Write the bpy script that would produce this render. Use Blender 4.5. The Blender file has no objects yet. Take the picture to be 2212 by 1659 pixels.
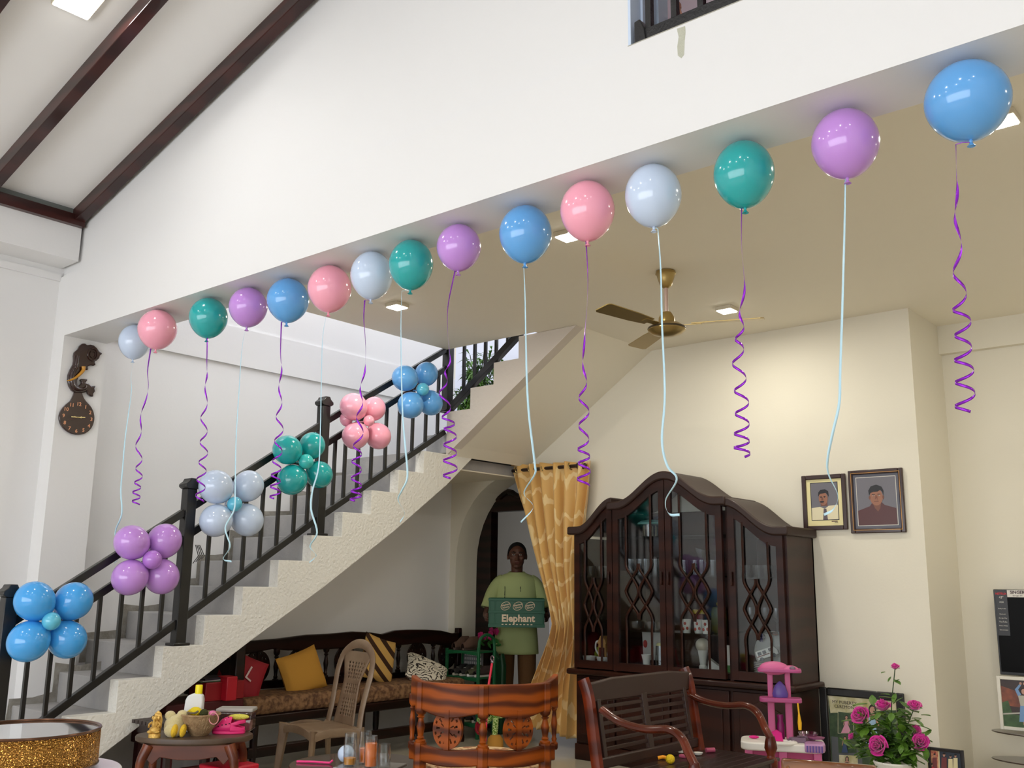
import bpy, bmesh, math, random
from mathutils import Vector as V, Matrix as Mx
random.seed(7)
SC = bpy.context.scene
COL = SC.collection
PI = math.pi
R_ = math.radians

# ------------------------------------------------------------ camera
FPX, YAW, PIT, ROL = 2098.0, 0.70495, 0.20227, 0.0123
CAMP = V((0, 0, 1.35))
_F = V((-math.sin(YAW)*math.cos(PIT), math.cos(YAW)*math.cos(PIT), math.sin(PIT)))
_r0 = V((math.cos(YAW), math.sin(YAW), 0)); _u0 = _r0.cross(_F)
_r = _r0*math.cos(ROL)+_u0*math.sin(ROL); _u = -_r0*math.sin(ROL)+_u0*math.cos(ROL)
cd = bpy.data.cameras.new('camera'); cam = bpy.data.objects.new('camera', cd); COL.objects.link(cam)
m = Mx((( _r.x, _u.x, -_F.x, CAMP.x), (_r.y, _u.y, -_F.y, CAMP.y), (_r.z, _u.z, -_F.z, CAMP.z), (0, 0, 0, 1)))
cam.matrix_world = m
cd.sensor_width = 36; cd.lens = FPX/2212*36; cd.clip_start = 0.05; cd.clip_end = 100
SC.camera = cam

# ------------------------------------------------------------ world, lamps, exposure
w = bpy.data.worlds.new('sky'); SC.world = w; w.use_nodes = True
w.node_tree.nodes['Background'].inputs[0].default_value = (0.93, 0.96, 1.0, 1)
w.node_tree.nodes['Background'].inputs[1].default_value = 2.4
SC.view_settings.view_transform = 'Standard'; SC.view_settings.look = 'None'
SC.view_settings.exposure = 0.97; SC.view_settings.gamma = 1.0
HALL_W, ROOM_W = 4.6, 5.3
HALL_C, ROOM_C = (1, 0.99, 0.98), (1, 0.95, 0.82)

def at(px, py, ax, v):
    """point of the place that the photograph shows at (px, py), on the plane ax = v"""
    d = _F + _r*((px-1106)/FPX) - _u*((py-829.5)/FPX)
    i = 'xyz'.index(ax)
    return CAMP + d*((v-CAMP[i])/d[i])

# ------------------------------------------------------------ materials
def lin(c):
    return tuple(((x/255)/12.92 if x/255 <= 0.04045 else ((x/255+0.055)/1.055)**2.4) for x in c[:3]) + (1,)
MT = {}
def mat(name, rgb, rough=0.5, metal=0, bump=None, var=None, coat=0, emit=0, spec=0.5, trans=0, alpha=1, sheen=0, sss=0):
    if name in MT: return MT[name]
    m = bpy.data.materials.new(name); m.use_nodes = True; nt = m.node_tree
    b = nt.nodes['Principled BSDF']; I = b.inputs
    I['Base Color'].default_value = lin(rgb); I['Roughness'].default_value = rough; I['Metallic'].default_value = metal
    I['Coat Weight'].default_value = coat; I['Coat Roughness'].default_value = 0.06
    I['Specular IOR Level'].default_value = spec; I['Transmission Weight'].default_value = trans
    I['Sheen Weight'].default_value = sheen
    if sss: I['Subsurface Weight'].default_value = sss; I['Subsurface Radius'].default_value = (.03, .03, .03)
    if emit: I['Emission Color'].default_value = lin(rgb); I['Emission Strength'].default_value = emit
    if bump or var:
        tc = nt.nodes.new('ShaderNodeTexCoord')
    if var:
        n = nt.nodes.new('ShaderNodeTexNoise'); n.inputs['Scale'].default_value = var[0]; n.inputs['Detail'].default_value = 5
        cr = nt.nodes.new('ShaderNodeValToRGB')
        cr.color_ramp.elements[0].position = .5-var[2]; cr.color_ramp.elements[1].position = .5+var[2]
        cr.color_ramp.elements[0].color = lin(rgb); cr.color_ramp.elements[1].color = lin(var[1])
        nt.links.new(tc.outputs['Object'], n.inputs['Vector']); nt.links.new(n.outputs['Fac'], cr.inputs['Fac'])
        nt.links.new(cr.outputs['Color'], I['Base Color'])
    if bump:
        n2 = nt.nodes.new('ShaderNodeTexNoise'); n2.inputs['Scale'].default_value = bump[0]; n2.inputs['Detail'].default_value = 6
        bp = nt.nodes.new('ShaderNodeBump'); bp.inputs['Strength'].default_value = bump[1]; bp.inputs['Distance'].default_value = .01
        nt.links.new(tc.outputs['Object'], n2.inputs['Vector']); nt.links.new(n2.outputs['Fac'], bp.inputs['Height'])
        nt.links.new(bp.outputs['Normal'], I['Normal'])
    MT[name] = m
    return m
def grain(name, c1, c2, scale=(1, 1, 8), rough=0.35, coat=0.3, dist=4, freq=3, pos=(.2, .8), bands='Z'):
    """wood: bands warped by noise"""
    if name in MT: return MT[name]
    m = mat(name, c1, rough, coat=coat, spec=.25); nt = m.node_tree
    tc = nt.nodes.new('ShaderNodeTexCoord'); mp = nt.nodes.new('ShaderNodeMapping'); mp.inputs['Scale'].default_value = scale
    wv = nt.nodes.new('ShaderNodeTexWave'); wv.inputs['Scale'].default_value = freq; wv.inputs['Distortion'].default_value = dist
    wv.inputs['Detail'].default_value = 3; wv.bands_direction = bands
    cr = nt.nodes.new('ShaderNodeValToRGB'); cr.color_ramp.elements[0].color = lin(c1); cr.color_ramp.elements[1].color = lin(c2)
    cr.color_ramp.elements[0].position = pos[0]; cr.color_ramp.elements[1].position = pos[1]
    nt.links.new(tc.outputs['Object'], mp.inputs[0]); nt.links.new(mp.outputs[0], wv.inputs[0])
    nt.links.new(wv.outputs['Fac'], cr.inputs[0]); nt.links.new(cr.outputs[0], nt.nodes['Principled BSDF'].inputs['Base Color'])
    return m
def glassy(name, rgb=(255, 255, 255), gloss=.12, edge=.5):
    """thin clear glass: mostly see-through, reflecting more at the edge"""
    if name in MT: return MT[name]
    m = bpy.data.materials.new(name); m.use_nodes = True; nt = m.node_tree; nt.nodes.clear()
    o = nt.nodes.new('ShaderNodeOutputMaterial'); mx = nt.nodes.new('ShaderNodeMixShader')
    t = nt.nodes.new('ShaderNodeBsdfTransparent'); t.inputs[0].default_value = lin(rgb)
    g = nt.nodes.new('ShaderNodeBsdfGlossy'); g.inputs['Roughness'].default_value = .04
    lw = nt.nodes.new('ShaderNodeLayerWeight'); lw.inputs[0].default_value = .35
    mr = nt.nodes.new('ShaderNodeMapRange'); mr.inputs[3].default_value = gloss; mr.inputs[4].default_value = edge
    nt.links.new(lw.outputs['Facing'], mr.inputs[0]); nt.links.new(mr.outputs[0], mx.inputs[0])
    nt.links.new(t.outputs[0], mx.inputs[1]); nt.links.new(g.outputs[0], mx.inputs[2]); nt.links.new(mx.outputs[0], o.inputs[0])
    MT[name] = m
    return m

# ------------------------------------------------------------ mesh builder
PM = {}
class G:
    def __init__(s, m=None):
        s.bm = bmesh.new(); s.m = m or Mx.Identity(4); s.mi = 0
    def v(s, p): return s.bm.verts.new(s.m @ V(p))
    def f(s, vs):
        try:
            fc = s.bm.faces.new(vs); fc.material_index = s.mi; return fc
        except ValueError: return None
    def box(s, x0, x1, y0, y1, z0, z1):
        c = [s.v(p) for p in ((x0,y0,z0),(x1,y0,z0),(x1,y1,z0),(x0,y1,z0),(x0,y0,z1),(x1,y0,z1),(x1,y1,z1),(x0,y1,z1))]
        for q in ((3,2,1,0),(4,5,6,7),(0,1,5,4),(1,2,6,5),(2,3,7,6),(3,0,4,7)): s.f([c[i] for i in q])
        return s
    def cbox(s, c, d, m=None):
        o = s.m
        s.m = o @ Mx.Translation(c) @ (m or Mx.Identity(4))
        s.box(-d[0]/2, d[0]/2, -d[1]/2, d[1]/2, -d[2]/2, d[2]/2); s.m = o
        return s
    def bar(s, a, b, w, h=None, up=(0, 0, 1)):
        """straight bar of rectangular section from a to b"""
        a, b = V(a), V(b); h = h or w; d = (b-a).normalized()
        x = d.cross(V(up)); x = x.normalized() if x.length > 1e-4 else V((1, 0, 0)); z = x.cross(d)
        r = []
        for p in (a, b): r.append([s.v(p+x*sx*w/2+z*sz*h/2) for sx, sz in ((-1,-1),(1,-1),(1,1),(-1,1))])
        s.f(r[0][::-1]); s.f(r[1])
        for i in range(4): s.f([r[0][i], r[0][(i+1)%4], r[1][(i+1)%4], r[1][i]])
        return s
    def tube(s, pts, r, n=8, cap=True, flat=None):
        pts = [V(p) for p in pts]; k = len(pts)
        if not isinstance(r, list): r = [r]*k
        t0 = (pts[1]-pts[0]).normalized(); x = t0.orthogonal().normalized()
        if flat: x = V(flat)
        rings = []
        for i, p in enumerate(pts):
            t = (pts[min(i+1, k-1)]-pts[max(i-1, 0)]).normalized()
            x = (x-t*x.dot(t)).normalized(); y = t.cross(x)
            ri = r[i] if isinstance(r[i], (list, tuple)) else (r[i], r[i])
            rings.append([s.v(p+x*ri[0]*math.cos(2*PI*j/n)+y*ri[1]*math.sin(2*PI*j/n)) for j in range(n)])
        for a, b in zip(rings, rings[1:]):
            for j in range(n): s.f([a[j], a[(j+1)%n], b[(j+1)%n], b[j]])
        if cap: s.f(rings[0][::-1]); s.f(rings[-1])
        return s
    def loop(s, pts, r, n=6):
        """closed tube"""
        pts = [V(p) for p in pts]; k = len(pts); rings = []; c = sum(pts, V())/k
        for i, p in enumerate(pts):
            t = (pts[(i+1)%k]-pts[i-1]).normalized(); x = (p-c); x = (x-t*x.dot(t)).normalized(); y = t.cross(x)
            rings.append([s.v(p+x*r*math.cos(2*PI*j/n)+y*r*math.sin(2*PI*j/n)) for j in range(n)])
        for i in range(k):
            a, b = rings[i], rings[(i+1)%k]
            for j in range(n): s.f([a[j], a[(j+1)%n], b[(j+1)%n], b[j]])
        return s
    def lathe(s, prof, n=24, c=(0, 0, 0), sy=1.0, cap=True):
        c = V(c); rings = []
        for r, z in prof:
            rings.append([s.v(c+V((r*math.cos(2*PI*j/n), sy*r*math.sin(2*PI*j/n), z))) for j in range(n)])
        for a, b in zip(rings, rings[1:]):
            for j in range(n): s.f([a[j], a[(j+1)%n], b[(j+1)%n], b[j]])
        if cap:
            if prof[0][0] > 1e-6: s.f(rings[0][::-1])
            if prof[-1][0] > 1e-6: s.f(rings[-1])
        return s
    def prism(s, pts, d0, d1, ax='y'):
        """extruded outline; ax is the extrusion axis, pts the other two coordinates"""
        def P(p, d): return {'x': (d, p[0], p[1]), 'y': (p[0], d, p[1]), 'z': (p[0], p[1], d)}[ax]
        a = [s.v(P(p, d0)) for p in pts]; b = [s.v(P(p, d1)) for p in pts]
        s.f(a); s.f(b[::-1]); n = len(pts)
        for i in range(n): s.f([a[i], b[i], b[(i+1)%n], a[(i+1)%n]])
        return s
    def flat(s, pts, d, ax='y'):
        def P(p): return {'x': (d, p[0], p[1]), 'y': (p[0], d, p[1]), 'z': (p[0], p[1], d)}[ax]
        s.f([s.v(P(p)) for p in pts]); return s
    def ball(s, c, r, n=16, m=None):
        r = r if isinstance(r, (list, tuple)) else (r, r, r)
        o = s.m; s.m = o @ Mx.Translation(c) @ (m or Mx.Identity(4)) @ Mx.Diagonal((r[0], r[1], r[2], 1))
        k = max(6, n//2)
        s.lathe([(max(1e-7, math.sin(PI*i/k)), -math.cos(PI*i/k)) for i in range(k+1)], n, cap=False); s.m = o
        return s
    def grid(s, fn, nu, nv):
        g = [[s.v(fn(i/nu, j/nv)) for j in range(nv+1)] for i in range(nu+1)]
        for i in range(nu):
            for j in range(nv): s.f([g[i][j], g[i+1][j], g[i+1][j+1], g[i][j+1]])
        return s
    def disc(s, c, rx, ry, ax='y', n=24, a0=0, a1=2*PI):
        i = {'x': (1, 2), 'y': (0, 2), 'z': (0, 1)}[ax]; vs = []
        for k in range(n):
            p = list(c); a = a0+(a1-a0)*k/(n if a1-a0 > 6.2 else n-1)
            p[i[0]] += rx*math.cos(a); p[i[1]] += ry*math.sin(a); vs.append(s.v(p))
        s.f(vs); return s
    def text(s, body, size, m, extrude=0.0005, align='CENTER', shear=0, bold=0):
        c = bpy.data.curves.new('t', 'FONT'); c.body = body; c.size = size; c.extrude = extrude; c.align_x = align
        c.shear = shear; c.offset = bold; c.resolution_u = 2
        o = bpy.data.objects.new('t', c); me = bpy.data.meshes.new_from_object(o)
        me.transform(s.m @ m); n0 = len(s.bm.faces); s.bm.from_mesh(me); s.bm.faces.ensure_lookup_table()
        for fc in s.bm.faces[n0:]: fc.material_index = s.mi
        bpy.data.objects.remove(o); bpy.data.curves.remove(c); bpy.data.meshes.remove(me)
        return s
    def build(s, name, mats, parent=None, local=False, loc=None, smooth=True, bevel=0, solid=0, sub=0, remesh=0, weld=False):
        if weld or remesh: bmesh.ops.remove_doubles(s.bm, verts=s.bm.verts, dist=1e-5)
        bmesh.ops.recalc_face_normals(s.bm, faces=s.bm.faces) if not solid else None
        if parent and not local: s.bm.transform(PM[parent.name].inverted())
        if loc and not parent: s.bm.transform(Mx.Translation(-V(loc)))
        me = bpy.data.meshes.new(name); s.bm.to_mesh(me); s.bm.free()
        for k in (mats if isinstance(mats, (list, tuple)) else [mats]): me.materials.append(k)
        if smooth:
            me.polygons.foreach_set('use_smooth', [True]*len(me.polygons)); me.set_sharp_from_angle(angle=R_(38))
        o = bpy.data.objects.new(name, me); COL.objects.link(o)
        if parent: o.parent = parent; PM[o.name] = PM[parent.name]
        else:
            if loc: o.location = loc
            PM[o.name] = Mx.Translation(loc or (0, 0, 0))
        if remesh:
            q = o.modifiers.new('skin', 'REMESH'); q.mode = 'VOXEL'; q.voxel_size = remesh; q.use_smooth_shade = True
            q = o.modifiers.new('smooth', 'SMOOTH'); q.factor = .5; q.iterations = 4
        if solid:
            q = o.modifiers.new('thick', 'SOLIDIFY'); q.thickness = solid; q.offset = 0
        if bevel:
            q = o.modifiers.new('edge', 'BEVEL'); q.width = bevel; q.segments = 2; q.limit_method = 'ANGLE'; q.angle_limit = R_(40)
        if sub:
            q = o.modifiers.new('round', 'SUBSURF'); q.levels = sub; q.render_levels = sub
        return o
def tag(o, label, cat, group=None):
    o['label'] = label; o['category'] = cat
    if group: o['group'] = group
    return o
def thing(name, label, cat, loc=(0, 0, 0), rz=0, group=None):
    o = bpy.data.objects.new(name, None); COL.objects.link(o); o.location = loc; o.rotation_euler = (0, 0, rz)
    o.empty_display_size = .1
    PM[o.name] = Mx.Translation(loc) @ Mx.Rotation(rz, 4, 'Z')
    return tag(o, label, cat, group)
def struct(name, g, mats, **k):
    o = g.build(name, mats, smooth=False, **k); o['kind'] = 'structure'; return o
def dup(root, loc, rz=None, label=None):
    r = root.copy(); COL.objects.link(r); r.location = loc
    if rz is not None: r.rotation_euler = (0, 0, rz)
    if label: r['label'] = label
    for ch in list(root.children):
        c = ch.copy(); COL.objects.link(c); c.parent = r
        for g2 in ch.children:
            d = g2.copy(); COL.objects.link(d); d.parent = c
    return r
def catmull(pts, n):
    """n samples on a smooth curve through pts, even in parameter"""
    P = [V(p) for p in pts]; P = [P[0]*2-P[1]]+P+[P[-1]*2-P[-2]]; k = len(P)-3; out = []
    for i in range(n+1):
        u = i/n*k; j = min(int(u), k-1); t = u-j; a, b, c, d = P[j:j+4]
        out.append(.5*((2*b)+(c-a)*t+(2*a-5*b+4*c-d)*t*t+(3*b-a-3*c+d)*t*t*t))
    return out
def XZ(m=0): return Mx.Rotation(PI/2, 4, 'X')   # text lying in x-y stood up to face -y

# ------------------------------------------------------------ main dimensions
CZ = 3.32            # lower ceiling
BZ = 2.96            # beam soffit
BY0, BY1 = 2.90, 3.20
WX = -6.68           # left wall
YW = 6.95            # back wall
SX = -5.70           # stair string face
Y2 = 5.87            # face of the upper flight

wall_w = mat('wall_white_paint', (230, 229, 228), .65, bump=(60, .05))
wall_c = mat('wall_cream_paint', (232, 226, 209), .6, bump=(60, .05))
ceil_m = mat('ceiling_paint', (243, 236, 218), .7)
rough_p = mat('rough_plaster', (232, 229, 220), .8, bump=(45, .9))
cement = mat('grey_cement', (150, 149, 148), .7, var=(5, (172, 168, 164), .25), bump=(30, .3))
cement_d = mat('raw_cement', (128, 122, 112), .9, var=(14, (160, 156, 148), .2), bump=(60, .8))
roof_m = mat('roof_board', (234, 232, 230), .7)
rafter = grain('rafter_wood', (44, 18, 16), (62, 26, 22), (1, 1, 1), .3, .4)
tile = mat('floor_tile', (186, 177, 156), .16, var=(3, (194, 184, 164), .3))
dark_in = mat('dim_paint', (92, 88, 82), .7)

# ------------------------------------------------------------ the setting
XR = 2.6
struct('floor', G().box(-8.2, XR+.6, -3.5, 9.2, -.1, 0), tile)
def roof_z(x): return 3.83+.284*(x+6.33)
# hall roof: sloping boards, rafters, wall plate
g = G(); g.prism([(-6.95, roof_z(-6.95)), (XR, roof_z(XR)), (XR, roof_z(XR)+.05), (-6.95, roof_z(-6.95)+.05)], -3.5, 3.22, 'y')
struct('ceiling_hall', g, roof_m)
for i, yc in enumerate((2.86, 2.26, 1.66, 1.06, .46, -.14, -.74, -1.34)):
    g = G(); g.prism([(-6.40, roof_z(-6.40)-.10), (XR, roof_z(XR)-.10), (XR, roof_z(XR)), (-6.40, roof_z(-6.40))], yc-.035, yc+.035, 'y')
    struct('trim_%d' % (i+1), g, rafter, bevel=.004)
struct("trim_9", G().box(-6.44, -6.32, -3.5, 2.898, 3.70, 3.775), rafter)
struct('trim_10', G().box(-6.44, -6.36, -3.5, 2.898, 3.775, 3.83), mat('plate_grey', (104, 108, 104), .7))
# left wall of the hall with its ring beam and cornice, and the column that carries the clock
g = G(); g.box(-6.82, -6.62, -3.5, 2.95, 0, 3.72); g.box(-6.62, -6.365, -3.5, 2.899, 3.465, 3.70); g.box(-6.62, -6.60, -3.5, 2.899, 3.37, 3.42)
struct('wall_left', g, wall_w)
g = G(); g.box(-6.82, -6.2, -3.6, -3.5, 0, 6); g.box(1.9, XR+.1, -3.6, -3.5, 0, 6); g.box(-6.2, 1.9, -3.6, -3.5, 0, .5); g.box(-6.2, 1.9, -3.6, -3.5, 2.9, 6.6)
struct('wall_rear', g, wall_w)  # unseen; its wide opening is shaped to let in ambient light
struct('wall_east', G().box(XR, XR+.1, -3.6, 7.85, 0, 6.6), wall_w)
struct('wall_column', G().box(-6.72, -6.46, BY0, BY1, 0, BZ), wall_w)
g = G(); g.box(-6.82, WX, BY1, 7.1, 0, 6.2); g.box(WX, WX+.02, BY1, YW, 3.05, 3.36)
struct('wall_stair', g, wall_w)
struct('ceiling_sky_shade', G().box(-6.82, -2.9, 3.22, 5.7, 6.0, 6.1), wall_w)  # unseen; added to cut the sky light so the near stairwell is dimmer
# the beam, the wall above it and its window opening
struct('wall_beam', G().box(-6.72, XR, BY0, BY1, BZ, 3.40), wall_w)
WX0, WX1, WZ0, WZ1 = -1.905, -.15, 3.403, 4.75
g = G(); top = lambda x: roof_z(x)+.02
g.prism([(-6.72, 3.40), (WX0, 3.40), (WX0, WZ1), (WX1, WZ1), (WX1, 3.40), (XR, 3.40), (XR, top(XR)), (-6.72, top(-6.72))], BY0+.022, BY1, 'y')
struct('wall_front', g, wall_w)
# plaster scar under the window
g = G(); sc = [(1462, 62), (1480, 56), (1481, 70), (1479, 90), (1478, 118), (1472, 126), (1464, 120), (1463, 100), (1466, 80)]
q = [at(a, b, 'y', BY0-.0005) for a, b in sc]
tag(g.flat([(p.x, p.z) for p in q], BY0-.0005) and g.build('plaster_scar', mat('scar', (196, 196, 178), .9, bump=(200, .6)), loc=(q[0].x, BY0, q[0].z), smooth=False), 'pale grey-green vertical plaster patch on the white wall under the high window', 'wall patch')
# lower ceiling slab, open above the stairs
g = G(); g.box(-5.72, XR, BY1, 5.85, CZ, CZ+.14); g.box(-4.74, XR, 5.85, 7.68, CZ, CZ+.14)
struct('ceiling', g, ceil_m)
# back wall with arched doorway
def arch_pts(x0, x1, z0, zs, zt, n=20):
    """opening outline: up the left jamb, over, down the right"""
    P = [(x0, z0)]; c = (x0+x1)/2; a = (x1-x0)/2
    for i in range(n+1):
        t = PI-PI*i/n; P.append((c+a*math.cos(t), zs+(zt-zs)*math.sin(t)))
    return P+[(x1, z0)]
AX0, AX1 = -6.60, -5.10
g = G(); ap = arch_pts(AX0, AX1, 0, 1.55, 2.36)
g.prism([(-6.82, 0)]+ap+[(-2.19, 0), (-2.19, 6.2), (-6.82, 6.2)], YW, YW+.30, 'y')
struct('wall_back', g, wall_c)
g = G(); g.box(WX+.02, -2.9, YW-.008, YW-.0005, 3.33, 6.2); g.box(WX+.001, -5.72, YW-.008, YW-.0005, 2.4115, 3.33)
struct('wall_landing_tint', g, mat('landing_daylight_tint', (222, 226, 240), .6))  # thin added panel; the blue of the daylight is put into its colour
# recess on the right: return wall, far wall, ring beam
struct('wall_recess_side', G().box(-2.40, -2.19, YW+.30, 7.85, 0, CZ+.1), wall_c)
g = G(); g.box(-2.19, XR, 7.66, 7.85, 0, CZ+.1); g.box(-2.19, XR, 7.60, 7.66, 3.10, CZ)
struct('wall_right', g, wall_c)
struct('baseboard_back', G().box(-5.08, -2.20, YW-.012, YW, 0, .09), mat('skirting', (30, 24, 22), .3))
# upper floor seen through the high window
g = G(); g.box(-1.96, XR, 6.3, 6.4, 3.46, 6.4); g.box(-2.96, -2.90, 3.2, 6.4, 3.46, 6.4); g.box(-2.96, XR, 3.2, 6.4, 6.3, 6.4)
struct('wall_upper_room', g, mat('mauve_paint', (150, 132, 138), .8))
# room beyond the arch
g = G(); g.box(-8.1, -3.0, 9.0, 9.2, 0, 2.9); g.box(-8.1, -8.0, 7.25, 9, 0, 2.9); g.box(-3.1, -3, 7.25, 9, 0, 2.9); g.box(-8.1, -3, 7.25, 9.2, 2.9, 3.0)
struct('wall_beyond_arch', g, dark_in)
dw = grain('door_wood', (22, 12, 10), (38, 20, 16), (1, 1, 1), .35, .2)
g = G(); g.box(-6.66, -6.42, 7.252, 7.36, 0, 2.14); g.box(-6.66, -5.0, 7.252, 7.36, 2.04, 2.20)
g.tube([(-6.55+.05*i, 7.25, 2.20+.03*math.sin(i*1.1)) for i in range(30)], .03, 6)
struct('door_1', g, dw, bevel=.006)
# carved cupboard in the room beyond
t = thing('wardrobe', 'dark carved wooden wardrobe in the dim room behind the person', 'wardrobe', (-6.1, 8.6, 0))
g = G(); g.box(-6.62, -5.3, 8.45, 8.95, 0, 2.15); g.build('carcass', dw, t, bevel=.01)
for i in range(3):
    g = G(); x = -6.60+i*.43; g.box(x, x+.41, 8.41, 8.45, .1, 2.05)
    g.prism([(x+.06, .3), (x+.35, .3), (x+.35, 1.7), (x+.30, 1.85), (x+.205, 1.92), (x+.11, 1.85), (x+.06, 1.7)], 8.395, 8.41, 'y')
    g.build('door', mat('cupboard_door', (40, 20, 18), .35, coat=.2), t, bevel=.006)

# ------------------------------------------------------------ staircase
def zt(k): return .0130+.1845*k          # tread heights
def yt(k): return 3.10+.277*(k-4)        # where tread k begins
stair = thing('staircase', 'white plastered concrete staircase with grey cement steps turning up to the right', 'staircase', (SX, 2.3, 0))
# string of the lower flight: visible side face with stepped top
pts = []
for k in range(1, 14):
    y = yt(k); pts += [(y, zt(k-1) if k > 1 else 0), (y, zt(k))]
pts += [(6.184, zt(13)), (5.869, 2.15), (5.284, 1.735), (4.62, 1.306), (4.013, .945), (3.054, .345), (2.51, 0)]
g = G(); g.prism(pts, SX-.10, SX, 'x'); g.build('lower_string', rough_p, stair, smooth=False, bevel=.004)
# risers and treads of grey cement behind the string
for k in range(1, 13):
    g = G(); yb = yt(k); zb = zt(k-1) if k > 1 else 0
    g.prism([(yb, zb), (yb, zt(k)), (yb+.277, zt(k)), (yb+.277, zt(k)-.17), (yb+.10, zb-.16 if k > 1 else 0)], -6.46 if 2.8 < yb < 3.19 else WX+.001, SX-.10, 'x')
    g.build('step', cement, stair, smooth=False, bevel=.006)
# waist underside of the lower flight
g = G(); g.prism([(3.10, .36), (5.86, 2.13), (5.86, 2.30), (3.10, .50)], WX+.001, SX-.10, 'x'); g.build('lower_soffit', ceil_m, stair, smooth=False)
g = G(); g.prism([(5.60, zt(13)), (YW, zt(13)), (YW, 2.32), (6.1, 2.32), (5.60, 1.96)], WX+.001, SX-.101, 'x'); g.build('landing', cement, stair, smooth=False)
g = G(); g.box(WX+.002, SX-.102, 6.1, YW-.001, 2.308, 2.319); g.prism([(5.60, 1.952), (6.1, 2.312), (6.1, 2.30), (5.60, 1.94)], WX+.002, SX-.102, 'x'); g.build('landing_soffit', ceil_m, stair, smooth=False)
# upper flight along the back wall
U = [(-5.72, 2.776), (-5.453, 2.953), (-5.196, 3.135), (-4.93, 3.318)]
pts = [(-5.72, 2.40)]
zp = 2.40
for x, z in U: pts += [(x, zp) if zp != 2.40 else (x, 2.60), (x, z)]; zp = z
pts += [(-4.60, 3.318), (-4.345, 3.318), (-5.604, 2.479)]
pu = []
for p in pts:
    if not pu or (abs(p[0]-pu[-1][0])+abs(p[1]-pu[-1][1])) > 1e-4: pu.append(p)
g = G(); g.prism(pu, Y2, Y2+.10, 'y'); g.build('upper_string', mat('string_plaster', (216, 206, 194), .8, bump=(25, .4)), stair, smooth=False, bevel=.003)
g = G(); g.prism([(-5.70, 2.405), (-5.604, 2.483), (-4.345, 3.319), (-4.50, 3.319), (-5.604, 2.62), (-5.70, 2.56)], Y2+.02, YW, 'y')
g.build('upper_soffit', ceil_m, stair, smooth=False)
zp = zt(13)
for x, z in [(-5.98, 2.597)]+U:
    g = G(); g.box(x, x+.30, Y2+.10 if x > -5.9 else Y2+.02, YW-.001, z-.17, z); g.build('step', cement, stair, smooth=False, bevel=.005)
# rough cement skirting where steps meet the wall
for k in range(1, 13):
    g = G(); yb = yt(k); x = WX+.001
    if 2.7 < yb < 3.2: x = -6.459
    zb = zt(k)
    jit = [random.uniform(-.012, .012) for _ in range(6)]
    g.prism([(yb-.035+jit[0], zb-.15), (yb-.03+jit[1], zb+.05+jit[2]), (yb+.12, zb+.045+jit[3]), (yb+.277+jit[4], zb+.06+jit[5]), (yb+.277, zb-.01), (yb, zb-.01), (yb, zb-.15)], x, x+.005+.003*(k % 2), 'x')
    g.build('cement_skirting', cement_d, stair, smooth=False)

# ------------------------------------------------------------ stair railing
iron = mat('black_iron', (16, 15, 15), .35, metal=.0, coat=.15)
rail = thing('stair_railing', 'black painted iron railing with square posts running up the staircase', 'railing', (SX-.05, 2.4, 0))
RX = SX-.05; sl = .666
def zl(y, z0): return z0+sl*(y-3.50)
PY = [2.435, 3.505, 4.575, 5.90]
g = G(); g.bar((RX, 2.435, zl(2.435, 1.795)), (RX, 3.47, zl(3.47, 1.795)), .045, .045)
g.bar((RX, 3.54, zl(3.54, 1.795)), (RX, 4.54, zl(4.54, 1.795)), .045, .045)
g.bar((RX, 4.61, zl(4.61, 1.795)), (RX, 5.90, zl(5.90, 1.75)), .045, .045); g.build('handrail', iron, rail, bevel=.004)
g = G()
for a, b in zip(PY, PY[1:]): g.bar((RX, a, zl(a, 1.62)), (RX, b, zl(b, 1.58 if b > 5 else 1.62)), .035, .045)
g.build('middle_rail', iron, rail, bevel=.003)
g = G()
for a, b in zip(PY, PY[1:]): g.bar((RX, a, zl(a, 1.09)), (RX, min(b, 5.87), zl(min(b, 5.87), 1.09 if b < 5 else 1.03)), .04, .045)
g.build('bottom_rail', iron, rail, bevel=.003)
for y, zb, ztop in ((2.435, zt(1), 1.24), (3.505, zt(5), 1.93), (4.575, zt(9), 2.64), (5.90, 2.777, 3.75)):
    g = G(); g.box(RX-.036, RX+.036, y-.036, y+.036, zb, ztop)
    g.prism([(y-.036, ztop), (y-.055, ztop+.012), (y-.055, ztop+.03), (y-.03, ztop+.05), (y-.02, ztop+.07), (y+.02, ztop+.07), (y+.03, ztop+.05), (y+.055, ztop+.03), (y+.055, ztop+.012), (y+.036, ztop)], RX-.045, RX+.045, 'x')
    g.box(RX-.048, RX+.048, y-.06, y+.06, zb, zb+.018)
    g.build('post', iron, rail, bevel=.004)
ys = [2.573, 2.70, 2.83, 2.965, 3.10, 3.235, 3.37, 3.675, 3.81, 3.945, 4.08, 4.215, 4.355, 4.47, 4.70, 4.80, 4.93, 5.065, 5.21, 5.35, 5.50, 5.65, 5.79]
for y in ys:
    G().box(RX-.011, RX+.011, y-.011, y+.011, zl(y, 1.09 if y < 4.6 else 1.06), zl(y, 1.60)).build('baluster', iron, rail)
# rails and bars up the second flight
g = G(); g.bar((-5.72, 5.90, 2.80), (-4.93, 5.90, 3.36), .05, .055); g.bar((-5.72, 5.90, 3.36), (-5.30, 5.90, 3.66), .045, .05); g.build('upper_rail', iron, rail, bevel=.003)
for x in (-5.56, -5.437, -5.316, -5.196, -5.07):
    G().box(x-.012, x+.012, 5.89, 5.912, 2.80+.71*(x+5.72), 3.80).build('baluster', iron, rail)
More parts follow.
